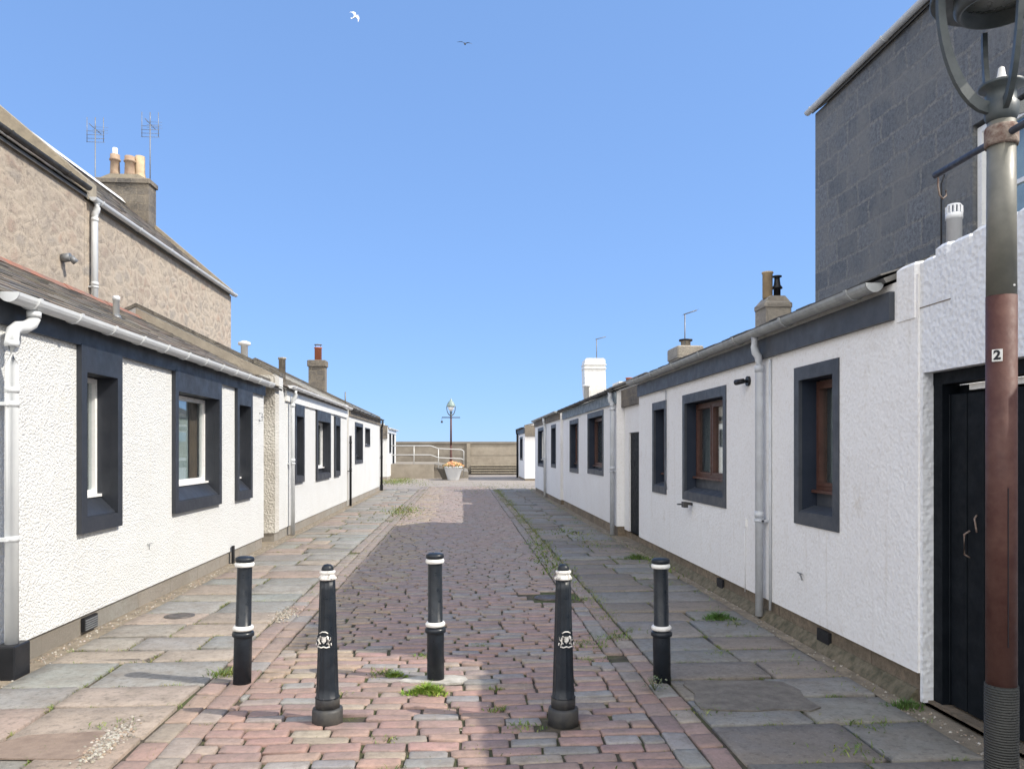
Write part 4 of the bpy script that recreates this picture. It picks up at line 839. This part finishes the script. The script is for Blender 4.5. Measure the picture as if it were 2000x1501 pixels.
bk = MB(); bk.box(5.55, 6.1, 27.0, 28.2, 3.2, 4.05); bk.build('stair_block', 'white', R3)
pot(bk and R3r, 5.75, 26.2, 3.6, 0.12, 0.5, 'clay_r', 'plain')
R4, R4r = cottage('far right cottage beyond the gap, sunlit white end wall and one dark window', -1, 3.30, 40.6, 45.2, 2.80, 5.9, 3.5,
    [WR(42.0, 44.0, 1.05, 2.35)], dict(MR, skew='stack'), pal=SB, end_rise=(0.10, 0.0), fz=(2.50, 2.78), plinth=0.1)
gutter(-1, 3.19, 2.83, 40.9, 45.3, 0.06, 'black', R4, 1.2)
downpipe(-1, 3.23, 45.1, 0.0, 2.6, 3.19, 2.8, 0.06, 'black', R4, (1.3,))
MB().box(3.302, 4.4, 40.5, 40.599, 2.35, 2.93).build('end_band', 'stack', R4)

# ------------------------------------------------------------------ tall stone houses
def tallhouse(label, sg, X, y0, y1, ze, xr, zr, wall, pal, holes=(), skews=(1, 1), name='stone_house', skm='skew', gable_t=0.5):
    h = thing(name, label, 'house', (X-sg*1, (y0+y1)/2, 0)); T = 0.5; xb = xr-sg*abs(xr-X)
    wl = MB(); wall_holes(wl, X, X-sg*T, y0+gable_t, y1-gable_t, 0, ze, list(holes))
    for ya in (y0, y1-gable_t): wl.prism([(X, 0), (X, ze), (xr, zr), (xb, ze), (xb, 0)], 'y', ya, ya+gable_t)
    wl.box(xb, xb+sg*T, y0+gable_t, y1-gable_t, 0, ze); wl.build('wall', wall, h)
    MB().box(X-sg*1.6, X-sg*1.7, y0+0.6, y1-0.6, 0, ze-0.2).build('inner_wall', 'dark', h)
    rf = MB(); rf.col = (0.08, 0.08, 0.08); ra, rb_ = y0+(0.32 if skews[0] else 0), y1-(0.32 if skews[1] else 0)
    xe = X+sg*0.06; sl = (zr-ze)/abs(xr-X); zee = ze-0.06*sl+0.06
    rf.prism([(xe, zee), (xr, zr+0.06), (xb, zee), (xb, zee-0.05), (xr, zr+0.01), (xe, zee-0.05)], 'y', ra, rb_)
    slates(rf, xe+sg*0.02, zee+0.002, xr, zr+0.064, ra, rb_, pal, 0.30, 0.2)
    ro = rf.build('roof', 'slate', h)
    MB().prism([(xr+0.14, zr+0.02), (xr+0.03, zr+0.16), (xr-0.03, zr+0.16), (xr-0.14, zr+0.02), (xr, zr+0.066)], 'y', ra, rb_).build('ridge', 'pvc_w' if sg > 0 else 'coping', ro)
    for ya, yb_, on in ((y0-0.02, y0+0.33, skews[0]), (y1-0.33, y1+0.02, skews[1])):
        if on: MB().prism([(X+sg*0.05, ze+0.003), (xr, zr+0.003), (xb, ze+0.003), (xb, ze+0.17+on-1), (xr, zr+0.2+on-1), (X+sg*0.05, ze+0.17+on-1)], 'y', ya, yb_).build('skew_coping', skm, h)
    return h, ro
T1, T1r = tallhouse('tall beige rubble stone house behind the left cottages, with three chimney pots', 1, -6.5, 13.70, 22.12, 5.93, -9.2, 8.24, 'rubble', SL, skews=(1.16, 1))
gutter(1, -6.38, 5.98, 13.75, 22.15, 0.065, 'pvc', T1, 1.6)
downpipe(1, -6.42, 13.9, 3.6, 5.8, -6.38, 5.94, 0.055, 'pvc', T1, (4.45,))
TC = chimney(T1r, -9.86, -8.47, 21.40, 21.90, 6.6, 8.95, 'stack', 0.05, 0.14)
MB().prism([(-9.75, 8.951), (-8.55, 8.951), (-8.75, 9.06), (-9.5, 9.06)], 'y', 21.4, 21.9).build('flaunching', 'skew', TC)
pot(TC, -9.44, 21.6, 9.02, 0.12, 0.62, 'clay_b'); pot(TC, -9.05, 21.6, 9.02, 0.128, 0.58, 'clay_b'); pot(TC, -8.84, 21.75, 9.0, 0.13, 0.66, 'clay_y', 'flare')
MB().tube([(-9.44, 21.6, 9.5), (-9.44, 21.6, 9.82)], 0.07, 12).build('flue_liner', 'pvc_w', TC)
sc = MB(); sc.tube([(-6.5, 12.95, 4.72), (-6.36, 12.95, 4.74)], 0.07, 10); sc.tube([(-6.36, 12.95, 4.74), (-6.3, 13.0, 4.66)], 0.05, 10); sc.build('wall_light', 'metal', T1)
T2, T2r = tallhouse('nearer tall rubble stone house at the left edge, roof higher than its neighbour', 1, -6.5, 3.0, 13.69, 5.98, -9.2, 8.18, 'rubble', SL, skews=(0, 0))
gutter(1, -6.38, 6.10, 3.0, 13.6, 0.06, 'dustblack', T2, 1.6)

T3, T3r = tallhouse('tall grey granite house in shade behind the right cottages, with one white sash window', -1, 6.5, 3.85, 13.80, 7.80, 9.8, 10.5, 'granite', SD, holes=[(7.95, 9.42, 3.9, 5.74)], skews=(1, 1), skm='granite', gable_t=0.4)
gutter(-1, 6.39, 7.86, 3.8, 13.88, 0.065, 'pvc', T3, 2.4)
wf = MB(); 
for q in ((7.96, 8.03, 3.9, 5.70), (9.33, 9.41, 3.9, 5.70), (8.03, 9.33, 5.63, 5.70), (8.03, 9.33, 3.9, 3.97)): wf.box(6.56, 6.68, *q)
wf2 = MB()
for q in ((8.04, 8.09, 3.98, 5.62), (9.27, 9.325, 3.98, 5.62), (8.6, 8.65, 3.98, 5.62)): wf2.box(6.62, 6.67, *q)
for z in (3.98, 4.78, 5.56): wf2.box(6.618, 6.672, 8.04, 9.325, z, z+0.055)
ww = wf.build('window', 'upvc', T3); wf2.build('frame', 'upvc', ww); MB().box(6.64, 6.648, 8.04, 9.32, 3.98, 5.62).build('pane', 'glass', ww)
MB().box(6.86, 6.87, 8.0, 9.38, 3.95, 5.65).build('curtain_or_panel', 'curtain_or_panel', ww)
cp = MB(); cp.tube([(6.46, 10.0, 3.6), (6.46, 10.0, 5.2), (6.46, 9.93, 5.3)], 0.012, 6); cp.build('cable', 'dustblack', T3)

# TV aerials
def aerial(label, x, y, z0, z1, ang=0, s_=1.0):
    a = thing('tv_aerial', label, 'aerial', (x, y, z0), 'television aerials above the roofs')
    MB().tube([(x, y, z0), (x, y, z1)], 0.016, 6).build('mast', 'metal', a)
    m_ = MB(); w_ = 0.26*s_
    for k in range(4): m_.tube([(x-w_, y+0.05, z1-0.02-0.1*k-0.02), (x+w_, y-0.02, z1-0.07-0.1*k)], 0.007, 5)
    for dx in (-0.22, 0, 0.22): m_.tube([(x+dx*s_, y, z1-0.35 if dx else z1-0.1), (x+dx*s_, y, z1+0.32)], 0.009 if dx else 0.013, 5)
    for k in range(3): m_.tube([(x-w_*0.8, y+0.3, z1+0.02+0.08*k), (x+w_*0.8, y+0.3, z1+0.01+0.08*k)], 0.004, 4)
    m_.tube([(x, y-0.35, z1), (x, y+0.35, z1)], 0.010, 5); m_.build('antenna', 'metal', a)
aerial('leftmost tv aerial on a mast behind the roof of the tall stone house', -10.1, 21.9, 7.6, 10.45)
aerial('tv aerial fixed to the right side of the three-pot chimney', -8.55, 21.7, 8.8, 10.55)
def yagi(label, x, y, z0, z1, dx, dz, thin=0.012):
    a = thing('tv_aerial', label, 'aerial', (x, y, z0), 'television aerials above the roofs')
    MB().tube([(x, y, z0), (x, y, z1)], thin, 6).build('mast', 'metal', a)
    m_ = MB(); m_.tube([(x-0.1*dx, y, z1-0.1*dz), (x+dx, y, z1+dz)], thin*0.9, 5)
    for k in range(6): f_ = -0.1+1.1*k/5; m_.tube([(x+dx*f_, y-0.16, z1+dz*f_), (x+dx*f_, y+0.16, z1+dz*f_)], 0.004, 4)
    m_.build('antenna', 'metal', a)
yagi('small tv aerial on the stubby chimney of the second right cottage', 5.55, 18.9, 3.9, 5.0, 0.30, 0.10, 0.016)
yagi('tv aerial above the tall white chimney', 5.1, 29.0, 5.0, 5.83, 0.35, 0.09, 0.018)
yagi_l = MB()

# ------------------------------------------------------------------ bollards
def bollard_sleeve(label, x, y, H, tx=0.0, ty=0.0):
    s_ = H/0.86; t_ = thing('bollard', label, 'bollard', (x, y, 0), 'black bollards with two white bands')
    def L_(prof): return MB().lathe([(r, z*s_) for r, z in prof], (0, 0, 0), 28)
    ps = [L_([(0.060, -0.03), (0.060, 0.315), (0.060, 0.318), (0.072, 0.325), (0.074, 0.34), (0.070, 0.352), (0.060, 0.357), (0.052, 0.362), (0.050, 0.80), (0.050, 0.838)]).build('post', 'blackgloss', t_),
          L_([(0.05, 0.362), (0.064, 0.365), (0.069, 0.374), (0.069, 0.386), (0.062, 0.395), (0.05, 0.397)]).build('white_band', 'white', t_),
          L_([(0.05, 0.798), (0.061, 0.80), (0.065, 0.808), (0.065, 0.822), (0.060, 0.829), (0.05, 0.831)]).build('white_band', 'white', t_),
          L_([(0.05, 0.8315), (0.060, 0.834), (0.064, 0.846), (0.061, 0.861), (0.045, 0.868), (0.001, 0.871)]).build('cap', 'blackgloss', t_)]
    for p in ps: p.matrix_parent_inverse = Matrix(); p.location = (0, 0, 0)
    t_.rotation_euler = (tx, ty, 0); return t_
bollard_sleeve('leftmost black bollard with two white bands, leaning slightly right', -1.512, 5.40, 0.862, 0, R(1.2))
bollard_sleeve('centre black bollard with two white bands, standing on a pale cement patch', -0.186, 5.412, 0.872, 0, R(-0.4))
bollard_sleeve('rightmost black bollard with two white bands, in shade beside the leafy weed', 1.381, 5.251, 0.845, 0, R(-0.7))

def bollard_fluted(label, x, y, rz):
    t_ = thing('fluted_bollard', label, 'bollard', (x, y, 0), 'tapered fluted bollards with a crest')
    prof = [(0.073, 0.147), (0.0665, 0.152)]+[(0.0665-(0.0665-0.0455)*k/12, 0.152+(0.838-0.152)*k/12) for k in range(1, 13)]
    ps = [MB().lathe(prof, (0, 0, 0), 96, 12, 0.07, (0.153, 0.84)).build('shaft', 'blackgloss', t_),
          MB().lathe([(0.074, 0.085), (0.074, 0.142), (0.070, 0.150), (0.066, 0.152)], (0, 0, 0), 48, 8, 0.05, (0, 1)).build('foot_ring', 'dustblack', t_),
          MB().lathe([(0.093, -0.04), (0.093, 0.072), (0.086, 0.084), (0.074, 0.088)], (0, 0, 0), 10).build('base', 'dustblack', t_),
          MB().lathe([(0.046, 0.838), (0.053, 0.842), (0.053, 0.850), (0.040, 0.866), (0.038, 0.872), (0.046, 0.878), (0.046, 0.889), (0.034, 0.893)], (0, 0, 0), 28).build('silver_collar', 'silver', t_),
          MB().lathe([(0.034, 0.889), (0.036, 0.900), (0.031, 0.915), (0.020, 0.927), (0.001, 0.931)], (0, 0, 0), 24).build('cap', 'blackgloss', t_)]
    # crest: oval plate with shield, two rearing supporters and scroll
    yf = -0.060
    pl = MB(); pts = [(0.046*math.cos(a), 0.495+0.050*math.sin(a)) for a in [k*2*math.pi/24 for k in range(24)]]; pl.prism(pts, 'y', yf+0.02, yf); ps.append(pl.build('crest', 'blackgloss', t_))
    cr = MB(); yc = yf-0.001
    cr.prism([(-0.011, 0.512), (0.011, 0.512), (0.011, 0.492), (0.0, 0.478), (-0.011, 0.492)], 'y', yc, yc-0.004)
    for sx in (-1, 1):
        cr.tube([(sx*0.014, yc, 0.515), (sx*0.020, yc-.002, 0.508), (sx*0.023, yc-.002, 0.495), (sx*0.020, yc-.002, 0.482), (sx*0.026, yc-.002, 0.472)], [0.004, 0.005, 0.0055, 0.004, 0.003], 6)
        cr.tube([(sx*0.022, yc-.002, 0.500), (sx*0.014, yc-.002, 0.503)], 0.003, 5); cr.tube([(sx*0.022, yc-.002, 0.486), (sx*0.014, yc-.002, 0.478)], 0.003, 5)
        cr.tube([(sx*0.024, yc-.002, 0.492), (sx*0.032, yc-.002, 0.499), (sx*0.031, yc-.002, 0.510)], 0.002, 5)
        cr.tube([(sx*0.034, yc-.002, 0.484), (sx*0.036, yc-.002, 0.472)], 0.0025, 5)
    cr.tube([(-0.020, yc-.002, 0.528), (-0.008, yc-.002, 0.535), (0.008, yc-.002, 0.535), (0.020, yc-.002, 0.528)], 0.0028, 6)
    cr.tube([(-0.028, yc-.002, 0.466), (-0.012, yc-.002, 0.460), (0, yc-.002, 0.464), (0.012, yc-.002, 0.460), (0.028, yc-.002, 0.466)], 0.0035, 6)
    cr.v = [(x_*1.28, y_-0.003, 0.495+(z_-0.495)*1.22) for x_, y_, z_ in cr.v]
    ps.append(cr.build('crest_relief', 'silver', ps[-1]))
    ch_ = ps[-1]
    for p in ps: p.matrix_parent_inverse = Matrix()
    t_.rotation_euler = (0, 0, rz); return t_
bollard_fluted('left fluted black bollard with crest, standing in sunlight', -0.794, 4.60, R(-9))
bollard_fluted('right fluted black bollard with crest, standing in shade', 0.595, 4.514, R(8))

# ------------------------------------------------------------------ street lamps
def lamp(label, x, y, zt, r, z0, zsplit, hood_r, bar_dir, bar_l, bowl, near=False, pole2=None, armsang=None, k=1.0):
    t_ = thing('street_lamp', label, 'street lamp', (x, y, 0), 'lantern street lamps')
    if near:
        MB().lathe([(r*1.12, -0.05), (r*1.12, 0.765), (r*1.10, 0.78)], (x, y, 0), 32).build('post_wrap', 'wrap', t_)
        MB().lathe([(r*1.02, 0.775), (r*1.02, zsplit)], (x, y, 0), 32).build('post', 'pole_red', t_)
        MB().lathe([(r, zsplit+0.0005), (r*0.93, zt-0.01)], (x, y, 0), 32).build('post_upper', 'pole_grey', t_)
        hd = MB(); hd.tube([(x+0.01, y-0.02, 2.17), (x+0.012, y-r*1.03, 2.17)], 0.004, 8); hd.build('screw', 'rail', t_)
        MB().box(x-0.012, x-0.009, y-r*1.03, y-r*0.9, 0.92, 1.47).build('service_slot', 'black', t_)
    else:
        MB().lathe([(r*1.5, z0-0.1), (r*1.5, z0+0.6), (r*1.1, z0+0.7), (r, 1.9)], (x, y, 0), 20).build('post', 'pole_red', t_)
        MB().lathe([(r*0.95, 1.9005), (r*0.85, zt-0.01)], (x, y, 0), 20).build('post_upper', 'pole_red', t_)
    # collar and cup
    kc = k*(0.68 if near else 1.0)
    MB().lathe([(r*0.9, zt-0.01), (r*1.1, zt+0.01), (r*1.15, zt+0.05), (r*0.98, zt+0.06), (r*0.98, zt+0.20*kc), (r*1.48, zt+0.215*kc), (r*1.52, zt+0.235*kc), (r*0.9, zt+0.24*kc), (r*0.4, zt+0.22*kc)], (x, y, 0), 32).build('cup', 'lampgreen', t_)
    MB().lathe([(r*0.5, zt+0.23*kc), (r*0.42, zt+0.27*kc), (r*0.28, zt+0.30*kc), (r*0.2, zt+0.35*kc), (r*0.05, zt+0.36*kc)], (x, y, 0), 20).build('lamp_holder', 'white', t_)
    zr_ = zt+0.52*k+(0.018 if near else 0)
    for a in armsang:
        ca, sa = math.cos(a), math.sin(a)
        pts = []
        for q in [i/10 for i in range(11)]:
            rr_ = r*0.95+(hood_r*0.95-r*0.95)*math.sin(q*math.pi/2)**0.9; zz = zt+0.05*k+(zr_-zt-0.05*k)*(1-math.cos(q*math.pi/2))**0.85
            pts.append((x+ca*rr_, y+sa*rr_, zz))
        wr = [0.055*k-0.022*k*i/10 for i in range(11)]
        a_ = MB(); a_.strip(pts, 0.014*k, 0.0, (-sa, ca, 0)) if 0 else None
        # blade stands radially: wide in the radial plane, thin sideways
        vs = []; fs = []
        for i, p in enumerate(pts):
            p = Vector(p); d_ = (Vector(pts[min(i+1, 10)])-Vector(pts[max(i-1, 0)])).normalized(); s2 = Vector((-sa, ca, 0)); n2 = d_.cross(s2).normalized()
            for u_, v2 in ((-1,-1),(1,-1),(1,1),(-1,1)): vs.append(p+s2*u_*0.011*k+n2*v2*wr[i]/2)
        for j in range(10):
            for q in range(4): fs.append((j*4+q, j*4+(q+1) % 4, (j+1)*4+(q+1) % 4, (j+1)*4+q))
        fs += [(3,2,1,0), (40,41,42,43)]; a_.add(vs, fs); a_.build('arm', 'lampgreen', t_)
    hr = hood_r*(0.95 if near else 1)
    zk = zr_; zr_ = zr_+(0.03 if near else 0)
    hdm = MB(); hdm.lathe([(hr*0.60, zr_+0.03*k), (hr*0.97, zr_+0.0), (hr, zr_+0.01*k), (hr*0.98, zr_+0.05*k), (hr*0.80, zr_+0.17*k), (hr*0.50, zr_+0.28*k), (hr*0.28, zr_+0.33*k), (hr*0.25, zr_+0.37*k), (hr*0.12, zr_+0.42*k), (hr*0.06, zr_+0.47*k), (0.001, zr_+0.48*k)], (x, y, 0), 40)
    ho = hdm.build('hood', 'lampgreen' if near else 'teal', t_)
    MB().lathe([(hr*0.66, zr_+0.028*k), (hr*0.66, zk-0.006), (hr*0.60, zk-0.034*k), (hr*0.56, zk-0.034*k), (hr*0.55, zr_+0.02*k)], (x, y, 0), 40).build('lens_ring', 'lampgreen', ho)
    if bowl: MB().lathe([(hr*0.20, zt+0.26*k), (hr*0.55, zr_-0.14*k), (hr*0.78, zr_-0.005*k)], (x, y, 0), 24).build('glass_bowl', 'milk', t_)
    else: MB().lathe([(0.001, zr_-0.012*k), (hr*0.56, zr_-0.004*k), (hr*0.56, zr_+0.002*k)], (x, y, 0), 32).build('lens', m_plain('dusty lens', (0.20, 0.22, 0.21), (0.30, 0.31, 0.29), 9, 0.3), ho)
    zb = zt-0.08*k; dx, dy = bar_dir
    bm_ = MB(); rb = 0.0125 if near else 0.028; bm_.tube([(x-dx*bar_l[0], y-dy*bar_l[0], zb), (x+dx*bar_l[1], y+dy*bar_l[1], zb)], rb, 12)
    bb = bm_.build('ladder_bar', 'bluegrey', t_)
    cl = MB(); cl.lathe([(r*1.08, zb-0.035), (r*1.12, zb-0.025), (r*1.12, zb+0.025), (r*1.05, zb+0.035)], (x, y, 0), 28); cl.build('bar_clamp', 'rust' if near else 'bluegrey', t_)
    ex, ey = (x+dx*bar_l[1], y+dy*bar_l[1]) if near else (x-dx*bar_l[0], y-dy*bar_l[0])
    if near:
        hk = MB(); hk.tube([(ex, ey-0.02, zb-0.01), (ex, ey-0.02, zb-0.05), (ex+0.006, ey-0.02, zb-0.085), (ex+0.02, ey-0.02, zb-0.10), (ex+0.034, ey-0.02, zb-0.085), (ex+0.032, ey-0.02, zb-0.065)], 0.0035, 6); hk.build('hook', 'rust', bb)
    else:
        hk = MB(); hk.tube([(ex, ey, zb), (ex, ey, zb-0.18)], 0.008, 6); hk.lathe([(0.01, -0.19), (0.05, -0.20), (0.07, -0.26), (0.05, -0.31), (0.001, -0.32)], (ex, ey, zb), 10); hk.build('hook', 'bluegrey', bb)
    return t_
LX, LY = 1.889, 2.584
ln = lamp('tall near street lamp at the right edge, maroon lower half and number plate 2', LX, LY, 2.76, 0.0475, 0, 2.14, 0.235, (-0.0, 1.0), (0.38, 0.38), False, True, armsang=[R(180), R(248), R(0), R(68)], k=0.76)
lamp('distant street lamp standing behind the white planter before the sea wall', -0.66, 45.0, 3.60, 0.060, 0.55, 2, 0.27, (1, 0), (0.53, 0.53), True, False, armsang=[R(180), R(0)], k=1.05)
# number plate with the figure 2
def text_mesh(txt, size):
    cu = bpy.data.curves.new('number', 'FONT'); cu.body = txt; cu.size = size; cu.extrude = 0.0006; cu.align_x = 'CENTER'; cu.align_y = 'CENTER'; cu.offset = 0.0016
    to = bpy.data.objects.new('number', cu); C.objects.link(to); bpy.context.view_layer.update()
    me = bpy.data.meshes.new_from_object(to.evaluated_get(bpy.context.evaluated_depsgraph_get())); bpy.data.objects.remove(to); return me
aa = math.atan2(-LY, -LX)-R(14)   # plate faces the street, a little left of the camera line
px_, py_ = LX+math.cos(aa)*0.0505, LY+math.sin(aa)*0.0505
pl = MB(); pl.box(-0.016, 0.016, -0.001, 0.001, -0.021, 0.021); plo = pl.build('number_plate', 'white', ln)
plo.matrix_parent_inverse = Matrix(); plo.location = (px_-LX, py_-LY, 1.929); plo.rotation_euler = (0, 0, aa+math.pi/2)
nm = text_mesh('2', 0.044); nm.materials.append(M['black']); no = bpy.data.objects.new('number', nm); C.objects.link(no); no.parent = plo
no.location = (0, -0.0025, 0); no.rotation_euler = (R(90), 0, 0)

# ------------------------------------------------------------------ sea front
sw = thing('sea_wall', 'long weathered concrete sea wall closing the end of the street', 'wall', (0, 54, 0))
MB().box(-60, 0.30, 53.0, 53.5, -0.05, 2.05).build('wall', 'concrete2', sw); MB().box(0.56, 60, 53.0, 53.5, -0.05, 2.05).build('wall', 'concrete', sw)
MB().box(-60, 60, 52.93, 53.57, 2.051, 2.20).build('coping', 'concrete2', sw)
MB().box(0.301, 0.559, 52.86, 53.45, 0.0, 2.05).build('buttress', 'concrete', sw)
bt = MB(); [bt.box(a_, b_, 52.985, 53.0-0.001, z, z+0.02) for z in (1.25,) for a_, b_ in ((-60, 0.3), (0.56, 60))]; bt.build('joint', 'concrete2', sw)
rm = thing('ramp', 'low beige concrete ramp wall below the railing at the street end', 'ramp', (-3, 44, 0))
MB().box(-14, -1.62, 44.0, 52.92, -0.03, 0.82).build('platform', 'concrete', rm)
MB().prism([(-1.619, -0.03), (0.35, -0.03), (0.35, 0.35), (-1.619, 0.82)], 'y', 44.3, 52.85).build('slope', 'concrete2', rm)
st = thing('steps', 'wide pale concrete steps up to the sea wall on the right of the planter', 'steps', (3, 44, 0))
for k in range(4):
    so = MB().box(0.57, 12, 50.2+0.55*k, 50.2+0.55*(k+1)-0.001 if k < 3 else 52.92, -0.03, 0.15*(k+1)-0.05).build('step', 'coping', st)  # dark risers and pale treads: light and shade put into the colours
    MB().box(0.571, 12, 50.13+0.55*k, 50.2+0.55*(k+1)-0.075 if k < 3 else 52.92, 0.15*(k+1)-0.049, 0.15*(k+1)).build('tread', 'skew', so)
rl = thing('railing', 'pale metal handrail along the ramp in front of the sea wall', 'railing', (-2, 44, 0))
def sl(x): return 0.82 if x < -1.8 else (0.82-(x+1.8)*0.36 if x < -1.36 else 0.66)
for z in (1.04, 0.52):
    m_ = MB(); m_.tube([(-14, 44.1, 0.82+z), (-1.80, 44.1, 0.82+z), (-1.36, 44.1, 0.66+z), (-0.05, 44.1, 0.60+z), (0.08, 44.1, 0.52+z)] + ([(0.08, 44.1, 0.1)] if z > 1 else []), 0.028, 8); m_.build('rail', 'rail', rl)
for x in (-12.5, -10.6, -8.7, -6.8, -4.8, -2.75, -1.36):
    MB().tube([(x, 44.1, sl(x)-0.2), (x, 44.1, sl(x)+1.03)], 0.026, 8).build('post', 'rail', rl)
# planters
pn = thing('planter', 'white tapered planter bowl in front of the far lamp', 'planter', (-0.48, 41, 0))
MB().lathe([(0.27, 0.0), (0.29, 0.02), (0.49, 0.66), (0.525, 0.68), (0.525, 0.75), (0.47, 0.75), (0.44, 0.66), (0.001, 0.66)], (-0.48, 41.2, 0), 32).build('bowl', m_plain('pale planter', (0.58, 0.61, 0.64), (0.66, 0.68, 0.70), 3, 0.7), pn)
p2 = thing('planter', 'dark tapered planter half hidden behind the white one', 'planter', (-0.95, 43, 0))
MB().lathe([(0.3, 0.0), (0.32, 0.02), (0.60, 0.55), (0.63, 0.57), (0.63, 0.64), (0.55, 0.64), (0.52, 0.55), (0.001, 0.55)], (-0.78, 42.6, 0), 32).build('bowl', 'coping', p2)
fm = MB()
for k in range(700):
    a = rg.uniform(0, 6.28); r_ = 0.56*math.sqrt(rg.random()); x, y = -0.46+math.cos(a)*r_, 41.2+math.sin(a)*r_; z = 0.74+0.27*(1-(r_/0.58)**2)*rg.uniform(0.5, 1.0)+0.02
    fm.col = vary(rg.choice([(0.75, 0.28, 0.14), (0.8, 0.42, 0.2), (0.75, 0.5, 0.25), (0.7, 0.22, 0.16), (0.6, 0.5, 0.2), (0.25, 0.3, 0.08)]), 0.15); s2 = rg.uniform(0.02, 0.04)
    n_ = Vector((rg.uniform(-1, 1), rg.uniform(-1, 0.2), rg.uniform(0.1, 1))).normalized(); u = n_.cross(Vector((0, 0, 1))).normalized()*s2; v2 = n_.cross(u).normalized()*s2; p = Vector((x, y, z))
    fm.add([p+u, p+v2, p-u, p-v2], [(0,1,2,3)])
for k in range(260):
    a = rg.uniform(0, 6.28); r_ = rg.uniform(0.35, 0.6); x, y = -0.48+math.cos(a)*r_, 41.2+math.sin(a)*r_; z = rg.uniform(0.66, 0.84); fm.col = vary(rg.choice([(0.06, 0.11, 0.03), (0.2, 0.12, 0.05)]), 0.3); s2 = 0.03
    fm.add([(x-s2, y, z), (x, y, z+s2), (x+s2, y, z), (x, y, z-s2)], [(0,1,2,3)])
tag(fm.build('flowers', 'petal', None, (-0.48, 41.2, 0.7)), 'orange and yellow flowers filling the white planter', 'flowers')

# ------------------------------------------------------------------ gulls
def gull(label, loc, rot, mat, tip, span=1.1):
    t_ = thing('seagull', label, 'bird', loc, 'gulls flying high over the street')
    m_ = MB(); m_.smooth = True
    m_.tube([(-0.26, 0, 0), (-0.2, 0, 0), (-0.08, 0, -0.01), (0.06, 0, -0.01), (0.15, 0, 0.0), (0.20, 0, 0.02), (0.235, 0, 0.015), (0.27, 0, 0.0)], [0.012, 0.03, 0.058, 0.062, 0.042, 0.036, 0.018, 0.004], 12)
    m_.smooth = False
    m_.add([(-0.22, -0.02, 0), (-0.34, -0.07, 0), (-0.36, 0, 0), (-0.34, 0.07, 0), (-0.22, 0.02, 0), (-0.22, 0, 0.015)], [(0,1,2,5), (5,2,3,4), (0,5,4), (4,3,2,1,0)])
    for sy in (-1, 1):
        sec = [(0, 0.10, -0.08, 0.03), (0.22, 0.14, -0.05, 0.12), (0.40, 0.08, -0.06, 0.10), (0.58, -0.10, -0.14, 0.02)]
        vs = []
        for sp, le, te, z in sec:
            y = sy*sp*span/1.1; vs += [(le, y, z), ((le+te)/2, y, z+0.014), (te, y, z), ((le+te)/2, y, z-0.006)]
        fs = [(j*4+q, j*4+(q+1) % 4, (j+1)*4+(q+1) % 4, (j+1)*4+q) for j in range(3) for q in range(4)]+[(0,1,2,3), (12,13,14,15)]
        m_.add(vs, fs)
    o = m_.build('body', mat, t_); o.matrix_parent_inverse = Matrix(); t_.rotation_euler = rot
    t_['category'] = 'seagull'; return t_
def sky_at(px, py, d):
    f = Vector((math.sin(math.atan(97/1502)), math.cos(math.atan(97/1502)), 0)); r_ = Vector((f.y, -f.x, 0))
    return Vector((0, 0, 1.6))+(f+r_*((px-1000)/1502)+Vector((0, 0, 1))*((879-py)/1502))*d
gull('white gull banking steeply, highest in the sky', sky_at(694, 33, 50), (R(68), R(-35), R(25)), 'feather', None, 0.85)
gull('dark gull gliding, lower and to the right of the white one', sky_at(908, 86, 56), (R(12), R(-12), R(75)), 'feather_d', None)
